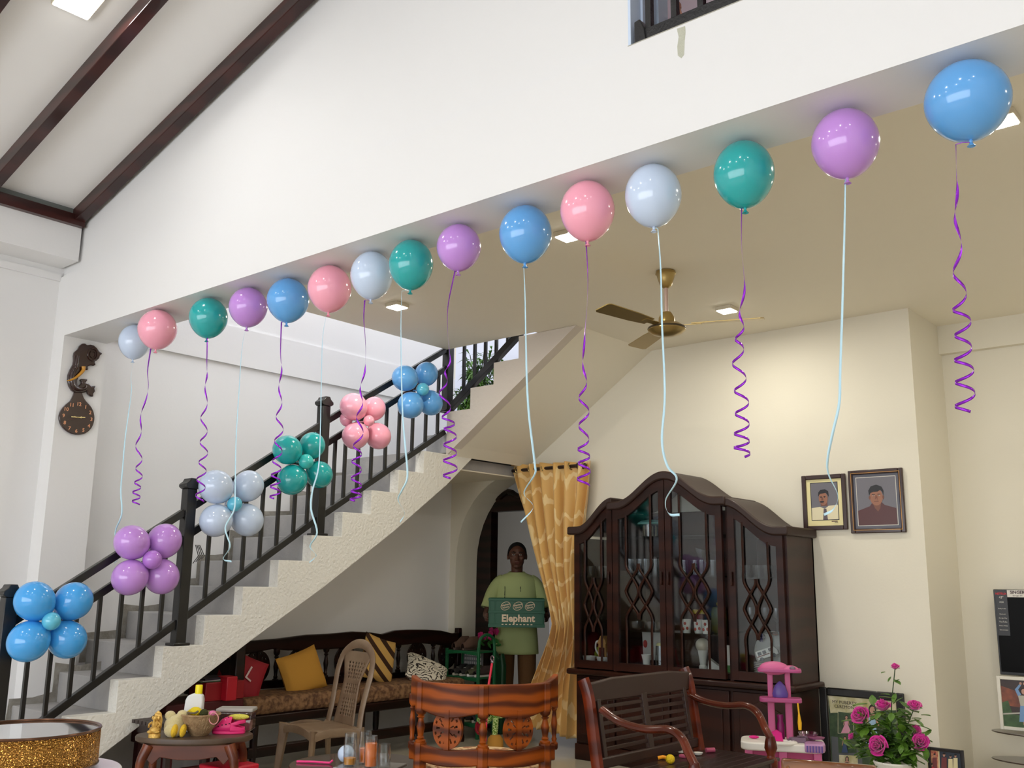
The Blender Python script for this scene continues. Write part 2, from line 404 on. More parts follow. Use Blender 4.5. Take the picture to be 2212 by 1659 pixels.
# cut wires hanging at second post
g = G()
for s in range(4):
    g.tube([(RX+.03, 3.56+.01*s, 1.57), (RX+.04, 3.58+.015*s, 1.50), (RX+.03, 3.55+.02*s, 1.45+.01*s)], .003, 5)
tag(g.build('loose_wires', iron, loc=(RX, 3.56, 1.5)), 'small bunch of black wires tied beside the second railing post', 'wire')

# ------------------------------------------------------------ high window
win = thing('high_window', 'high window opening with black iron rail above the white beam', 'window', (WX0, BY0, WZ0))
jm = mat('jamb_lit_tint', (206, 220, 240), .5)  # bluish white stands for the light falling on the reveal
g = G(); g.box(WX0, WX0+.012, BY0+.016, BY1, WZ0, WZ1)
for i in range(3): g.box(WX0+.012, WX0+.022, BY0+.09+.06*i, BY0+.115+.06*i, WZ0, WZ1)
g.build('jamb', jm, win)
bl = mat('window_iron', (26, 26, 28), .3, coat=.2, bump=(80, .3))
g = G(); g.box(WX0+.03, WX1, BY0+.02, BY0+.07, WZ0+.012, WZ0+.06); g.prism([(WX0+.03, WZ0+.008), (WX0+.03, WZ0+.10), (WX0+.055, WZ0+.105), (WX0+.075, WZ0+.06), (WX0+.08, WZ0+.008)], BY0+.012, BY0+.08, 'y')
g.build('bottom_rail', bl, win, bevel=.004)
for x in [-1.822+.114*i for i in range(15)]:
    G().box(x-.012, x+.012, BY0+.03, BY0+.055, WZ0+.05, WZ1).build('bar', bl, win)
g = G(); g.box(WX0, WX1, BY0+.012, BY1, WZ0-.001, WZ0+.010); g.build('sill', mat('sill_grit', (176, 172, 158), .9, bump=(120, .8)), win)
g = G(); g.grid(lambda u, v: (-1.45+.5*u+.05*v, 3.5+.03*math.sin(u*20), 3.46+1.5*v), 24, 6)
tag(g.build('upstairs_curtain', mat('maroon_cloth', (84, 18, 34), .7), loc=(-1.3, 3.5, 3.46), solid=.004), 'dark maroon curtain behind the bars of the high window', 'curtain')
g = G(); g.grid(lambda u, v: (-1.88+.20*u*(1-v)+.02*math.sin(7*v), 3.24+.03*math.sin(u*9), 3.46+.26*v+.04*math.cos(5*u)), 10, 10)
tag(g.build('draped_cloth', mat('peach_cloth', (196, 140, 118), .8), loc=(-1.8, 3.24, 3.46), solid=.006), 'peach patterned cloth just inside the left end of the high window', 'cloth')

# ------------------------------------------------------------ lamps
lampm = mat('lit_diffuser', (255, 253, 246), .4, emit=9)
lbody = mat('lamp_body', (214, 204, 184), .4)
def ceiling_lamp(p, wd, power, col, label, tilt=0, grp=None, n=1.0):
    t = thing('ceiling_light', label, 'ceiling light', p, 0, grp)
    M = Mx.Translation(p) @ Mx.Rotation(tilt, 4, 'Y')
    g = G(M); g.box(-wd/2, wd/2, -wd/2, wd/2, -.028, 0); g.build('housing', lbody, t, bevel=.004)
    g = G(M); h = wd/2-.008; g.box(-h, h, -h, h, -.034, -.028); g.build('diffuser', lampm, t, bevel=.003)
    ld = bpy.data.lights.new('lamp', 'AREA'); ld.shape = 'SQUARE'; ld.size = wd*.9; ld.energy = power; ld.color = col
    lo = bpy.data.objects.new('lamp_bulb', ld); COL.objects.link(lo); lo.parent = t
    lo.matrix_local = Mx.Rotation(tilt, 4, 'Y') @ Mx.Translation((0, 0, -.042))
    return t
for px, py, lb in ((858, 656, 'lit square ceiling light above the stair, beside the teal balloon'), (1228, 503, 'lit square ceiling light half hidden by the larger pink balloon'),
                   (1570, 664, 'lit square ceiling light to the right of the ceiling fan'), (2163, 250, 'lit square ceiling light behind the rightmost blue balloon')):
    p = at(px, py, 'z', CZ); ceiling_lamp((p.x, p.y, CZ), .125, ROOM_W, ROOM_C, lb)
for x, y in ((-.9, 6.2), (1.2, 4.3), (1.2, 6.3)): ceiling_lamp((x, y, CZ), .125, ROOM_W, ROOM_C, 'square ceiling light further along the room past the right edge', grp='lights past the right edge')
ti = -math.atan(.284)
def hall(x, y, lb, grp=None): ceiling_lamp((x, y, roof_z(x)), .20, HALL_W if y < 1 else 3.5, HALL_C, lb, ti, grp)
dd = _F+_r*((170-1106)/FPX)-_u*((-6-829.5)/FPX); tt = (3.83+.284*6.33-1.35)/(dd.z-.284*dd.x); pp = CAMP+dd*tt
hall(pp.x, pp.y, 'bright square ceiling light between the dark rafters of the sloping roof')
for x, y in ((-5.2, .1), (-3.0, .1), (-.8, .1), (1.4, .1), (-4.4, -1.7), (-1.6, -1.7), (1.2, -1.7)):
    hall(x, y, 'unseen square light on the sloping roof above the camera', 'unseen roof lights above the camera')  # lamps out of view, spread out to light the hall evenly

# ------------------------------------------------------------ balloons on the beam
def latex(n, c): return mat('balloon_'+n, c, .16, coat=.5, spec=.5, sss=.0)
BC = {'pale': latex('pale', (200, 216, 240)), 'pink': latex('pink', (249, 168, 190)), 'teal': latex('teal', (34, 168, 170)),
      'lavender': latex('lavender', (196, 142, 222)), 'blue': latex('blue', (98, 168, 232)), 'sky': latex('sky', (70, 166, 238)),
      'cyan': latex('cyan', (96, 192, 222)), 'aqua': latex('aqua', (64, 196, 192)), 'violet': latex('violet', (186, 124, 216)), 'rose': latex('rose', (248, 168, 186))}
purple = mat('purple_ribbon', (150, 40, 205), .22, metal=.55)
palerib = mat('pale_ribbon', (190, 226, 240), .35)
def ribbon(path, curl, parent, y0, wid=.009):
    """path in photo pixels on the hanging plane y = y0; curl = (start, radius, turns)"""
    P = [at(a, b, 'y', y0) for a, b in path]; n = 260 if curl else 60
    C = catmull(P, n); L, Rr = [], []
    for i, p in enumerate(C):
        t = i/n
        if curl:
            s, rad, tr = curl; k = max(0, (t-s)/(1-s)); A = rad*1.1*min(1, k*2.5)*(0.5+.5*k); th = 2*PI*tr*.8*(.45*k+.55*k**2.4) + t*3
        else: A = 0; th = t*5+p.z*1.5
        nrm = V((math.cos(th), math.sin(th), 0)); q = p+nrm*A
        L.append(q)
        Rr.append(nrm)
    g = G(); prev = None
    for i, q in enumerate(L):
        tg = (L[min(i+1, n)]-L[max(i-1, 0)]).normalized(); b = tg.cross(Rr[i]).normalized()*wid/2
        cur = (g.v(q-b), g.v(q+b))
        if prev: g.f([prev[0], prev[1], cur[1], cur[0]])
        prev = cur
    return g.build('ribbon', purple if curl else palerib, parent, solid=.0003)
def balloon_mesh(R, H, g=None, m=None):
    g = g or G(); o = g.m; g.m = o @ (m or Mx.Identity(4)); pr = []
    for i in range(29):
        a = PI*i/28; c = math.cos(a); rr = R*math.sin(a)
        if c < 0: rr *= 1-.10*(-c)**1.5
        pr.append((max(rr, 1e-5), H*c*(1.0 if c > 0 else 1.04)))
    g.lathe(pr, 40, cap=False); g.m = o
    return g
BL = [((290, 742, 33, 41), 'pale', 'pale blue balloon hanging leftmost under the beam, behind a pink one', [(288, 788), (283, 815), (284, 845), (278, 890), (270, 950), (265, 1010), (261, 1060), (263, 1110), (250, 1145), (250, 1175), (256, 1205), (247, 1216)], 0),
      ((340, 712, 41, 43), 'pink', 'small-looking pink balloon near the clock, overlapping the leftmost balloon', [(326, 757), (319, 800), (320, 840), (308, 890), (300, 940), (300, 990), (300, 1030), (295, 1060), (294, 1090)], (.25, .022, 7)),
      ((450, 687, 41, 44), 'teal', 'teal balloon on the beam between a pink and a lavender one at the left', [(448, 735), (447, 775), (447, 800), (446, 830), (442, 880), (440, 930), (440, 980), (435, 1030), (432, 1084)], (.25, .024, 7)),
      ((536, 664, 41, 43), 'lavender', 'lavender balloon right of the left teal balloon, with pale ribbon', [(530, 713), (522, 760), (516, 850), (510, 950), (508, 1050), (506, 1100), (487, 1140), (497, 1180), (482, 1207), (500, 1213)], 0),
      ((622, 649, 45, 48), 'blue', 'blue balloon with purple ribbon, fifth from the left on the beam', [(608, 702), (606, 760), (608, 800), (604, 850), (604, 900), (602, 950), (598, 1000), (595, 1040), (594, 1078)], (.2, .026, 8)),
      ((712, 624, 47, 51), 'pink', 'pink balloon with pale ribbon, left of a pale blue balloon over the stairs', [(706, 680), (697, 730), (694, 830), (692, 930), (688, 1010), (675, 1060), (672, 1100), (685, 1150), (670, 1180), (683, 1200), (668, 1215)], 0),
      ((803, 595, 46, 52), 'pale', 'pale blue balloon touching the teal balloon above the stairs', [(788, 655), (786, 690), (790, 750), (788, 800), (779, 850), (778, 900), (773, 960), (770, 1000), (770, 1050), (768, 1083)], (.3, .026, 8)),
      ((888, 574, 48, 57), 'teal', 'teal balloon above a ceiling light, overlapping a pale blue balloon', [(868, 635), (866, 700), (867, 800), (870, 900), (876, 970), (880, 1030), (868, 1060), (860, 1080), (874, 1108), (864, 1128)], 0),
      ((991, 535, 48, 51), 'lavender', 'lavender balloon with purple ribbon just right of the second teal balloon', [(983, 592), (968, 660), (967, 720), (972, 780), (962, 810), (958, 850), (966, 900), (972, 930), (972, 980), (973, 1035)], (.3, .030, 8)),
      ((1135, 506, 57, 63), 'blue', 'blue balloon left of the larger pink balloon, pale ribbon hanging to the curtain', [(1131, 575), (1134, 640), (1136, 740), (1138, 820), (1143, 900), (1155, 1000), (1155, 1025), (1132, 1065), (1152, 1095), (1125, 1128)], 0),
      ((1269, 456, 59, 66), 'pink', 'large pink balloon with purple ribbon in front of a ceiling light', [(1266, 525), (1270, 600), (1268, 660), (1262, 740), (1262, 800), (1260, 850), (1262, 900), (1260, 960), (1262, 1000), (1260, 1050)], (.3, .024, 7)),
      ((1411, 423, 61, 69), 'pale', 'pale blue balloon with pale ribbon hanging in front of the ceiling fan', [(1421, 500), (1427, 580), (1430, 700), (1436, 850), (1430, 950), (1441, 1005), (1462, 1035), (1438, 1080), (1445, 1110), (1468, 1112)], 0),
      ((1607, 377, 65, 74), 'teal', 'large dark teal balloon with purple ribbon, third from the right', [(1602, 455), (1602, 530), (1608, 620), (1600, 680), (1600, 720), (1594, 760), (1598, 820), (1603, 880), (1602, 940), (1603, 985)], (.2, .026, 8.5)),
      ((1826, 311, 71, 76), 'lavender', 'large lavender balloon with pale ribbon, second from the right', [(1826, 393), (1824, 500), (1820, 650), (1815, 800), (1813, 870), (1800, 930), (1788, 990), (1790, 1025), (1810, 1070), (1800, 1100), (1780, 1112)], 0),
      ((2090, 219, 88, 87), 'blue', 'largest blue balloon at the far right of the beam with curly purple ribbon', [(2065, 318), (2066, 370), (2068, 430), (2066, 500), (2072, 580), (2072, 650), (2080, 700), (2080, 760), (2084, 820), (2085, 893)], (.15, .026, 8))]
balloons = []
for (cx, cy, rx, ry), c, lb, path, curl in BL:
    R = .12
    for _ in range(12):
        p = at(cx, cy, 'z', BZ-R*ry/rx*1.0-.004); pm = FPX/((p-CAMP).dot(_F)); R = rx/pm
    H = min(ry/pm, R*1.14); p.z = BZ-.003-H
    o = balloon_mesh(R, H).build('balloon', BC[c], loc=None); o.location = p; PM[o.name] = Mx.Translation(p)
    tag(o, lb, 'balloon', 'balloons in a row under the beam')
    balloons.append(o)
    g = G(); b = -H*1.04; g.lathe([(.004, b+.004), (.006, b-.004), (.004, b-.008), (.007, b-.014), (.013, b-.020), (.011, b-.021), (.003, b-.016)], 12)
    g.build('knot', BC[c], o, local=True)
    path = [(path[0][0], path[0][1]-6)]+path[1:]
    k0 = V((p.x, p.y, p.z+b-.008)); ribbon(path, curl, o, p.y)
    g = G(); g.tube([k0, k0*.5+at(path[0][0], path[0][1], 'y', p.y)*.5+V((0, 0, .004)), at(path[0][0], path[0][1], 'y', p.y)], .0012, 5); g.build('ribbon_knot', purple if curl else palerib, o)

# balloon flowers tied to the railing
FL = [('sky', 'cyan', [(75, 1299, 46, 40), (158, 1299, 41, 41), (62, 1385, 47, 42), (145, 1381, 42, 40)], (111, 1342, 19), 'bright blue balloon flower tied lowest on the stair railing'),
      ('lavender', 'violet', [(285, 1172, 39, 37), (355, 1169, 38, 37), (281, 1247, 40, 38), (349, 1245, 39, 37)], (329, 1209, 20), 'lavender balloon flower on the railing left of the second post'),
      ('pale', 'cyan', [(467, 1052, 38, 37), (536, 1050, 34, 34), (467, 1124, 36, 36), (534, 1123, 35, 36)], (507, 1089, 16), 'pale blue balloon flower with a cyan centre on the stair railing'),
      ('teal', 'aqua', [(621, 972, 33, 32), (674, 963, 29, 29), (631, 1036, 33, 34), (689, 1025, 29, 31)], (661, 997, 16), 'teal balloon flower tied beside the third railing post'),
      ('pink', 'rose', [(764, 879, 31, 30), (808, 883, 25, 27), (768, 941, 30, 30), (817, 942, 28, 29)], (797, 909, 12), 'pink balloon flower on the railing above the middle of the stairs'),
      ('blue', 'cyan', [(875, 817, 29, 29), (921, 808, 26, 26), (887, 875, 29, 30), (930, 870, 27, 28)], (913, 841, 14), 'blue balloon flower tied highest on the stair railing by the plant')]
vd = _F
for ci, (c, cc, pet, ce, lb) in enumerate(FL):
    e = at(ce[0], ce[1], 'x', SX+.08); t = thing('balloon_flower', lb, 'balloon flower', e, 0, 'balloon flowers on the stair railing')
    out = (CAMP-e).normalized()
    for x, y, a, b in pet:
        p = at(x, y, 'x', SX+.08); pm = FPX/((p-CAMP).dot(_F)); R = (a+b)/2/pm
        rad = (p-(e-out*.02)).normalized()
        q = rad.to_track_quat('Z', 'Y').to_matrix().to_4x4()
        g = balloon_mesh(R*.97, R*1.02, m=Mx.Translation(p) @ q); g.build('balloon', BC[c], t)
    pm = FPX/((e-CAMP).dot(_F)); q = out.to_track_quat('Z', 'Y').to_matrix().to_4x4()
    r = ce[2]/pm; g = balloon_mesh(r, r*1.05, m=Mx.Translation(e+out*.085) @ q); g.build('centre_balloon', BC[cc], t)
    # tied tails at the back reaching round the rail
    g = G(); g.tube([e-out*.02, V((SX-.03, e.y, e.z)), V((SX-.05, e.y+.02, e.z+.03))], .006, 6); g.build('tie', BC[c], t)
    if c == 'pink':
        p = at(748, 905, 'x', SX+.0); g = balloon_mesh(.05, .055, m=Mx.Translation(p)); g.build('balloon', BC[c], t)

# ------------------------------------------------------------ elephant clock
CXW = -6.46
dk = mat('clock_wood', (46, 20, 15), .22, coat=.6)
ck = thing('wall_clock', 'dark carved elephant-head clock with yellow tusk on the narrow white column', 'clock', (CXW, 3.03, 2.3))
def yz(px, py, x=CXW): p = at(px, py, 'x', x); return (p.y, p.z)
def Z8(a, b): return (120+a/7.545, 730+b/7.545)
head = [(340, 190), (365, 140), (410, 98), (455, 98), (490, 125), (545, 115), (600, 130), (650, 175), (690, 225), (740, 262), (700, 295), (685, 340), (640, 380), (610, 395), (632, 445), (590, 462), (540, 455), (500, 470), (505, 532), (470, 530), (440, 515), (420, 560), (360, 630), (330, 690), (325, 750), (345, 785), (400, 745), (395, 720), (372, 685), (400, 672), (495, 675), (490, 700), (462, 735), (520, 750), (560, 790), (632, 785), (610, 830), (620, 880), (590, 910), (590, 968), (550, 960), (500, 920), (490, 870), (450, 895), (400, 905), (300, 905), (240, 860), (195, 790), (175, 700), (180, 610), (215, 520), (260, 440), (272, 380), (270, 300), (280, 245)]
g = G(); g.prism([yz(*Z8(*p)) for p in head], CXW, CXW+.028, 'x'); g.build('elephant_head', dk, ck, bevel=.007)
g = G()
ear = [(520, 200), (570, 185), (620, 200), (650, 250), (645, 310), (610, 365), (560, 375), (515, 350), (495, 300), (500, 240)]
ep = [V((CXW+.03, *yz(*Z8(*p)))) for p in ear]; g.loop(ep, .007, 6)
ep = [V((CXW+.03, *yz(*Z8(540+(p[0]-540)*.55+15, 280+(p[1]-280)*.55)))) for p in ear]; g.loop(ep, .005, 6); g.build('ear', dk, ck)
g = G(); tr = [(330, 300), (300, 480), (255, 560), (235, 660), (250, 760), (300, 830), (380, 850), (450, 830), (470, 790)]
g.tube(catmull([V((CXW+.028, *yz(*Z8(*p)))) for p in tr], 40), [.012+.006*math.sin(i*.1) for i in range(41)], 10); g.build('trunk', dk, ck)
g = G(); tk = [(405, 480), (400, 540), (340, 610), (260, 670), (190, 700), (135, 710)]
g.tube(catmull([V((CXW+.045, *yz(*Z8(*p)))) for p in tk], 30), [.0125*(1-i/31)**.7+.001 for i in range(31)], 10); g.build('tusk', mat('tusk', (196, 138, 40), .3), ck)
face = [(285, 895), (400, 895), (420, 940), (450, 1000), (500, 1060), (560, 1130), (600, 1220), (612, 1320), (590, 1420), (540, 1500), (460, 1560), (370, 1580), (260, 1570), (160, 1520), (85, 1440), (45, 1350), (42, 1260), (80, 1170), (150, 1090), (220, 1030), (260, 960)]
fp = catmull([(0,)+yz(*Z8(*p)) for p in face+[face[0]]], 80)[:-1]
g = G(); g.prism([(p.y, p.z) for p in fp], CXW, CXW+.022, 'x'); dial = g.build('dial', dk, ck, bevel=.004)
cy_, cz_ = yz(*Z8(335, 1300)); nm = mat('numeral', (222, 158, 116), .5)
Mf = Mx.Translation((CXW+.0225, cy_, cz_)) @ Mx(((0, 0, 1, 0), (1, 0, 0, 0), (0, 1, 0, 0), (0, 0, 0, 1)))
g = G()
for h in range(1, 13):
    a = PI/2-h*PI/6; g.text(str(h), .034, Mf @ Mx.Translation((.096*math.cos(a), .092*math.sin(a)-.012, 0)), .0008, bold=.0006)
g.build('numerals', nm, dial, smooth=False)
g = G(); g.bar((CXW+.026, cy_-.045, cz_-.002), (CXW+.026, cy_, cz_), .002, .007); g.bar((CXW+.026, cy_, cz_), (CXW+.026, cy_+.05, cz_+.006), .002, .006)
g.ball((CXW+.026, cy_, cz_), .005, 8); g.ball((CXW+.026, cy_+.022, cz_+.003), (.002, .005, .008), 8); g.ball((CXW+.026, cy_-.022, cz_), (.002, .008, .005), 8)
g.build('hands', mat('gilt', (214, 196, 140), .3, metal=.7), dial)
g = G(); g.bar((CXW+.0275, cy_, cz_), (CXW+.0275, cy_-.062, cz_-.03), .0012, .0016); g.build('second_hand', mat('thin_hand', (90, 30, 30), .4), dial)

# ------------------------------------------------------------ ceiling fan (at rest)
brass = mat('fan_brass', (170, 146, 92), .28, metal=.75)
fc = V((-3.11, 5.16, CZ)); fan = thing('ceiling_fan', 'brass ceiling fan with three blades hanging from the lower ceiling', 'ceiling fan', fc)
g = G(); g.lathe([(.03, 0), (.062, -.004), (.066, -.022), (.058, -.03), (.05, -.06), (.036, -.10), (.016, -.115)], 28, fc); g.build('canopy', brass, fan)
g = G(); g.lathe([(.012, -.10), (.012, -.30)], 14, fc); g.build('rod', mat('rod_pinkish', (196, 170, 160), .35), fan)
g = G(); g.lathe([(.014, -.27), (.03, -.275), (.05, -.31), (.052, -.34), (.085, -.352), (.118, -.375), (.12, -.392), (.09, -.415), (.04, -.43), (.001, -.433)], 36, fc); g.build('motor', brass, fan)
g = G(); g.lathe([(.1175, -.374), (.122, -.383), (.1175, -.392)], 36, fc, cap=False); g.build('band', mat('fan_band', (60, 48, 30), .4), fan)
for a in (R_(262), R_(22), R_(142)):
    M = Mx.Translation(fc+V((0, 0, -.36))) @ Mx.Rotation(a, 4, 'Z') @ Mx.Rotation(R_(10), 4, 'X')
    g = G(M); g.prism([(.16, -.05), (.30, -.062), (.58, -.066), (.60, -.05), (.60, .05), (.58, .062), (.30, .05), (.16, .035)], -.003, .003, 'z'); b = g.build('blade', brass, fan, bevel=.001)
    g = G(M); g.box(.08, .22, -.02, .02, -.007, -.003); g.build('bracket', brass, b)

# ------------------------------------------------------------ display cabinet
cabw = grain('cabinet_wood', (38, 15, 8), (50, 21, 11), (1, 1, 1), .36, .12, 3, 2)
cabi = mat('cabinet_inside', (40, 20, 14), .5)
pane = glassy('cabinet_pane', (240, 243, 244), .03, .25)
shelfg = glassy('shelf_glass', (226, 234, 234), .05, .35)
CB0, CB1 = 6.50, 6.945
cab = thing('display_cabinet', 'large dark wooden display cabinet with arched top and four latticed glass doors', 'cabinet', (-3.92, 6.7, 0))
XL, XA, XB, XC = -4.835, -4.435, -3.455, -2.985
g = G(); g.box(XL, XC, CB0, CB1, 0, .12); g.box(XL+.01, XC-.01, CB0+.01, CB1, .12, .64); g.build('base', cabw, cab, bevel=.006)
g = G(); g.box(XL-.05, XC+.04, CB0-.05, CB1, .645, .69); g.build('ledge', cabw, cab, bevel=.014)
for a, b in ((XL+.03, XA-.01), (XA+.01, -3.955), (-3.935, XB-.01), (XB+.02, XC-.03)):
    g = G(); g.box(a, b, CB0-.014, CB0+.01, .14, .62); d = g.build('lower_door', cabw, cab, bevel=.004)
    g = G(); g.prism([(a+.05, .2), (b-.05, .2), (b-.05, .5), ((a+b)/2, .57), (a+.05, .5)], CB0-.024, CB0-.014, 'y'); g.build('raised_panel', cabw, d, bevel=.006)
def scurve(x0, z0, x1, z1, n=16):
    """smooth S from (x0, z0) to (x1, z1)"""
    return [(x0+(x1-x0)*i/n, z0+(z1-z0)*(.5-.5*math.cos(PI*i/n))) for i in range(n+1)]
LC = [(XL, 1.745)]+scurve(XL+.06, 1.745, XA, 1.965)
CC = [(XA, 1.93)]+scurve(XA+.05, 1.93, -3.945, 2.145)+scurve(-3.945, 2.145, XB-.05, 1.93)[1:]+[(XB, 1.93)]
RC = scurve(XB, 1.925, XC-.06, 1.70)+[(XC, 1.70)]
RC = [(x, z) for x, z in RC]
g = G()
for x in (XL, XA-.02, XB, XC-.03): g.box(x, x+.03, CB0, CB1, .69, 1.72 if x in (XL, XC-.03) else 1.92)
g.box(XL, XC, CB1-.02, CB1, .69, 1.70); g.box(XA, XB, CB1-.02, CB1, 1.7, 1.93); g.build('carcass', cabw, cab)
for crv, nm_ in ((LC, 'crown'), (CC, 'crown'), (RC, 'crown')):
    yf = CB0-(.075 if crv is CC else .06); x0, x1 = crv[0][0], crv[-1][0]
    e0 = .035 if crv is not RC else 0; e1 = .035 if crv is not LC else 0
    P = [(crv[0][0]-e0, crv[0][1])]+crv+[(crv[-1][0]+e1, crv[-1][1])]
    g = G(); g.prism(P+[(x, z+.065) for x, z in P[::-1]], yf, CB1, 'y'); g.build(nm_, mat('dusty_wood', (44, 21, 13), .5, coat=.05), cab, bevel=.012)
def cab_door(x0, x1, crv, yf, hx, zc):
    """glazed door between x0 and x1 under the curve crv"""
    import bisect
    def top(x):
        for (a, za), (b, zb) in zip(crv, crv[1:]):
            if a <= x <= b: return za+(zb-za)*(x-a)/max(b-a, 1e-6)
        return crv[0][1] if x < crv[0][0] else crv[-1][1]
    n = 14; o0, o1 = x0+.05, x1-.05; zb = .76
    g = G(); g.box(x0, o0, yf, yf+.03, .70, min(top(x0), top(o0))); g.box(o1, x1, yf, yf+.03, .70, min(top(x1), top(o1))); g.box(o0, o1, yf, yf+.03, .70, zb)
    xs = [o0+(o1-o0)*i/n for i in range(n+1)]
    fr = .075
    g.prism([(x, top(x)-fr) for x in xs]+[(x, top(x)) for x in xs[::-1]], yf, yf+.03, 'y')
    for xa, xb_ in ((x0, o0), (o1, x1)):
        m_ = min(top(xa), top(xb_)); g.prism([(xa, m_-.001), (xb_, m_-.001), (xb_, top(xb_)), (xa, top(xa))], yf, yf+.03, 'y')
    d = g.build('door', cabw, cab, bevel=.006)
    g = G(); g.prism([(o0, zb)]+[(o1, zb)]+[(x, top(x)-fr+.01) for x in xs[::-1]], yf+.014, yf+.018, 'y'); g.build('pane', pane, d, smooth=False)
    c = (o0+o1)/2; a = (o1-o0)*.30; k = .95
    T = lambda x: top(x)-fr+.015
    for s in (-1, 1):
        P = [(c+s*a, T(c+s*a)), (c+s*a, zc+.30), (c+s*a, zc+.19), (c+s*a*.52, zc+.105), (c+s*.012, zc+.03), (c+s*.010, zc-.03), (c+s*a*.52, zc-.105), (c+s*a, zc-.19), (c+s*a, zc-.30), (c+s*a, zb)]
        Q = [(c+s*.004, zc+.21), (c+s*.012, zc+.165), (c+s*a*.52, zc+.105), (c+s*a*1.0, zc+.02), (c+s*a*1.0, zc-.02), (c+s*a*.52, zc-.105), (c+s*.012, zc-.165), (c+s*.004, zc-.21)]
        for W in (P, Q):
            g = G(); g.tube(catmull([(x, yf+.004, z) for x, z in W], 46), .0095, 6); g.build('lattice', cabw, d)
    g = G(); g.box(hx-.008, hx+.008, yf-.022, yf-.008, 1.35, 1.45); g.box(hx-.005, hx+.005, yf-.01, yf, 1.365, 1.38); g.box(hx-.005, hx+.005, yf-.01, yf, 1.42, 1.435); g.build('handle', cabw, d, bevel=.004)
cab_door(XL+.02, XA-.01, LC, CB0-.03, XA-.035, 1.19)
cab_door(XA+.01, -3.948, CC, CB0-.05, -3.975, 1.30)
cab_door(-3.942, XB-.01, CC, CB0-.05, -3.915, 1.30)
cab_door(XB+.03, XC-.02, RC, CB0-.03, XB+.055, 1.19)
for x0, x1, zs in ((XL+.03, XA-.02, (1.41, 1.05)), (XA+.01, XB, (1.72, 1.42, 1.0)), (XB+.03, XC-.03, (1.41, 1.03))):
    for z in zs: G().box(x0, x1, CB0+.02, CB1-.03, z-.006, z).build('glass_shelf', shelfg, cab, smooth=False)
G().box(XL+.03, XC-.03, CB0+.01, CB1-.02, .70, .735).build('bottom_board', cabi, cab, smooth=False)
glass = glassy('clear_glass', (246, 248, 249), .05, .55)
china = mat('white_china', (226, 224, 216), .25)
def stand(name, label, cat, x, y, z, parts, grp=None):
    t = thing(name, label, cat, (x, y, z), 0, grp)
    for nm_, fn, m_ in parts:
        g = G(Mx.Translation((x, y, z))); fn(g); g.build(nm_, m_, t)
    return t
def tumbler(r=.03, h=.1, r2=None):
    r2 = r2 or r*1.15
    return lambda g: g.lathe([(r*.9, 0), (r, .004), (r2, h), (r2-.002, h), (r-.002, .008), (.001, .008)], 18)
def row(name, label, cat, grp, x, y, z, n, dx, fn, m_, x0=None):
    o = G(); fn(o); o = o.build(name, m_); tag(o, label[0], cat, grp); o.location = (x, y, z); PM[o.name] = Mx.Translation((x, y, z))
    for i in range(1, n):
        q = o.copy(); COL.objects.link(q); q.location = (x+dx*i, y+(.03 if i % 2 else 0), z); PM[q.name] = Mx.Translation(q.location); q['label'] = label[i] if i < len(label) else label[-1]
row('glass_tumbler', ['clear glass tumbler in the left door of the cabinet on its top shelf'], 'glass', 'tumblers in the left door', -4.76, 6.62, 1.41, 3, .085, tumbler(.036, .085), glass)
row('glass_bowl', ['wide clear glass bowl on the middle shelf of the left cabinet door'], 'glass bowl', 'glass bowls in the left door', -4.70, 6.66, 1.05, 2, .15, lambda g: g.lathe([(.03, 0), (.06, .02), (.075, .06), (.073, .06), (.058, .023), (.001, .006)], 22), glass)
row('glass_tumbler', ['tall clear glass standing on the upper shelf behind the second cabinet door'], 'glass', 'tall glasses behind the second door', -4.36, 6.60, 1.42, 5, .072, tumbler(.028, .13), glass)
row('glass_tumbler', ['clear glass standing on the upper shelf behind the third cabinet door'], 'glass', 'glasses behind the third door', -3.88, 6.62, 1.42, 5, .075, tumbler(.03, .12), glass)
row('glass_tumbler', ['short clear glass on the top shelf behind the right cabinet door'], 'glass', 'short glasses behind the right door', -3.36, 6.60, 1.41, 4, .085, tumbler(.034, .09), glass)
row('stemmed_glass', ['clear stemmed glass on the middle shelf behind the right cabinet door'], 'glass', 'stemmed glasses in the right door', -3.34, 6.62, 1.03, 3, .10, lambda g: g.lathe([(.032, 0), (.032, .004), (.005, .01), (.004, .07), (.02, .085), (.034, .12), (.03, .17), (.028, .17), (.031, .12), (.001, .09)], 18), glass)
row('glass_dish', ['pressed glass dish on the third shelf behind the second cabinet door'], 'dish', 'glass dishes behind the second door', -4.33, 6.62, 1.0, 3, .125, lambda g: g.lathe([(.03, 0), (.055, .02), (.06, .07), (.057, .07), (.05, .022), (.001, .008)], 16), glass)
# teal-lidded canister
stand('glass_canister', 'clear canister with a pale teal lid on the top shelf of the second door', 'canister', -4.20, 6.68, 1.72, [
    ('lid', lambda g: g.lathe([(.10, .10), (.115, .102), (.115, .112), (.09, .128), (.04, .138), (.001, .14)], 26), mat('teal_lid', (120, 178, 172), .4)),
    ('jar', tumbler(.095, .10, .10), glass), ('filling', lambda g: [g.tube([(.07*math.cos(a), .07*math.sin(a), .01), (.07*math.cos(a), .07*math.sin(a), .09)], .006, 5) for a in [i*.52 for i in range(12)]], mat('straw_tan', (176, 160, 132), .6))])
row('patterned_cup', ['white cup with red flowers, leftmost of the three behind the third door', 'white cup with red flowers, middle of the three behind the third door', 'white cup with red flowers, right of the three behind the third door'], 'cup', 'three white flowered cups', -3.86, 6.60, 1.0, 3, .085,
    lambda g: g.lathe([(.028, 0), (.03, .004), (.036, .10), (.034, .10), (.027, .008), (.001, .008)], 20), china)
redm = mat('flower_red', (176, 62, 44), .5)
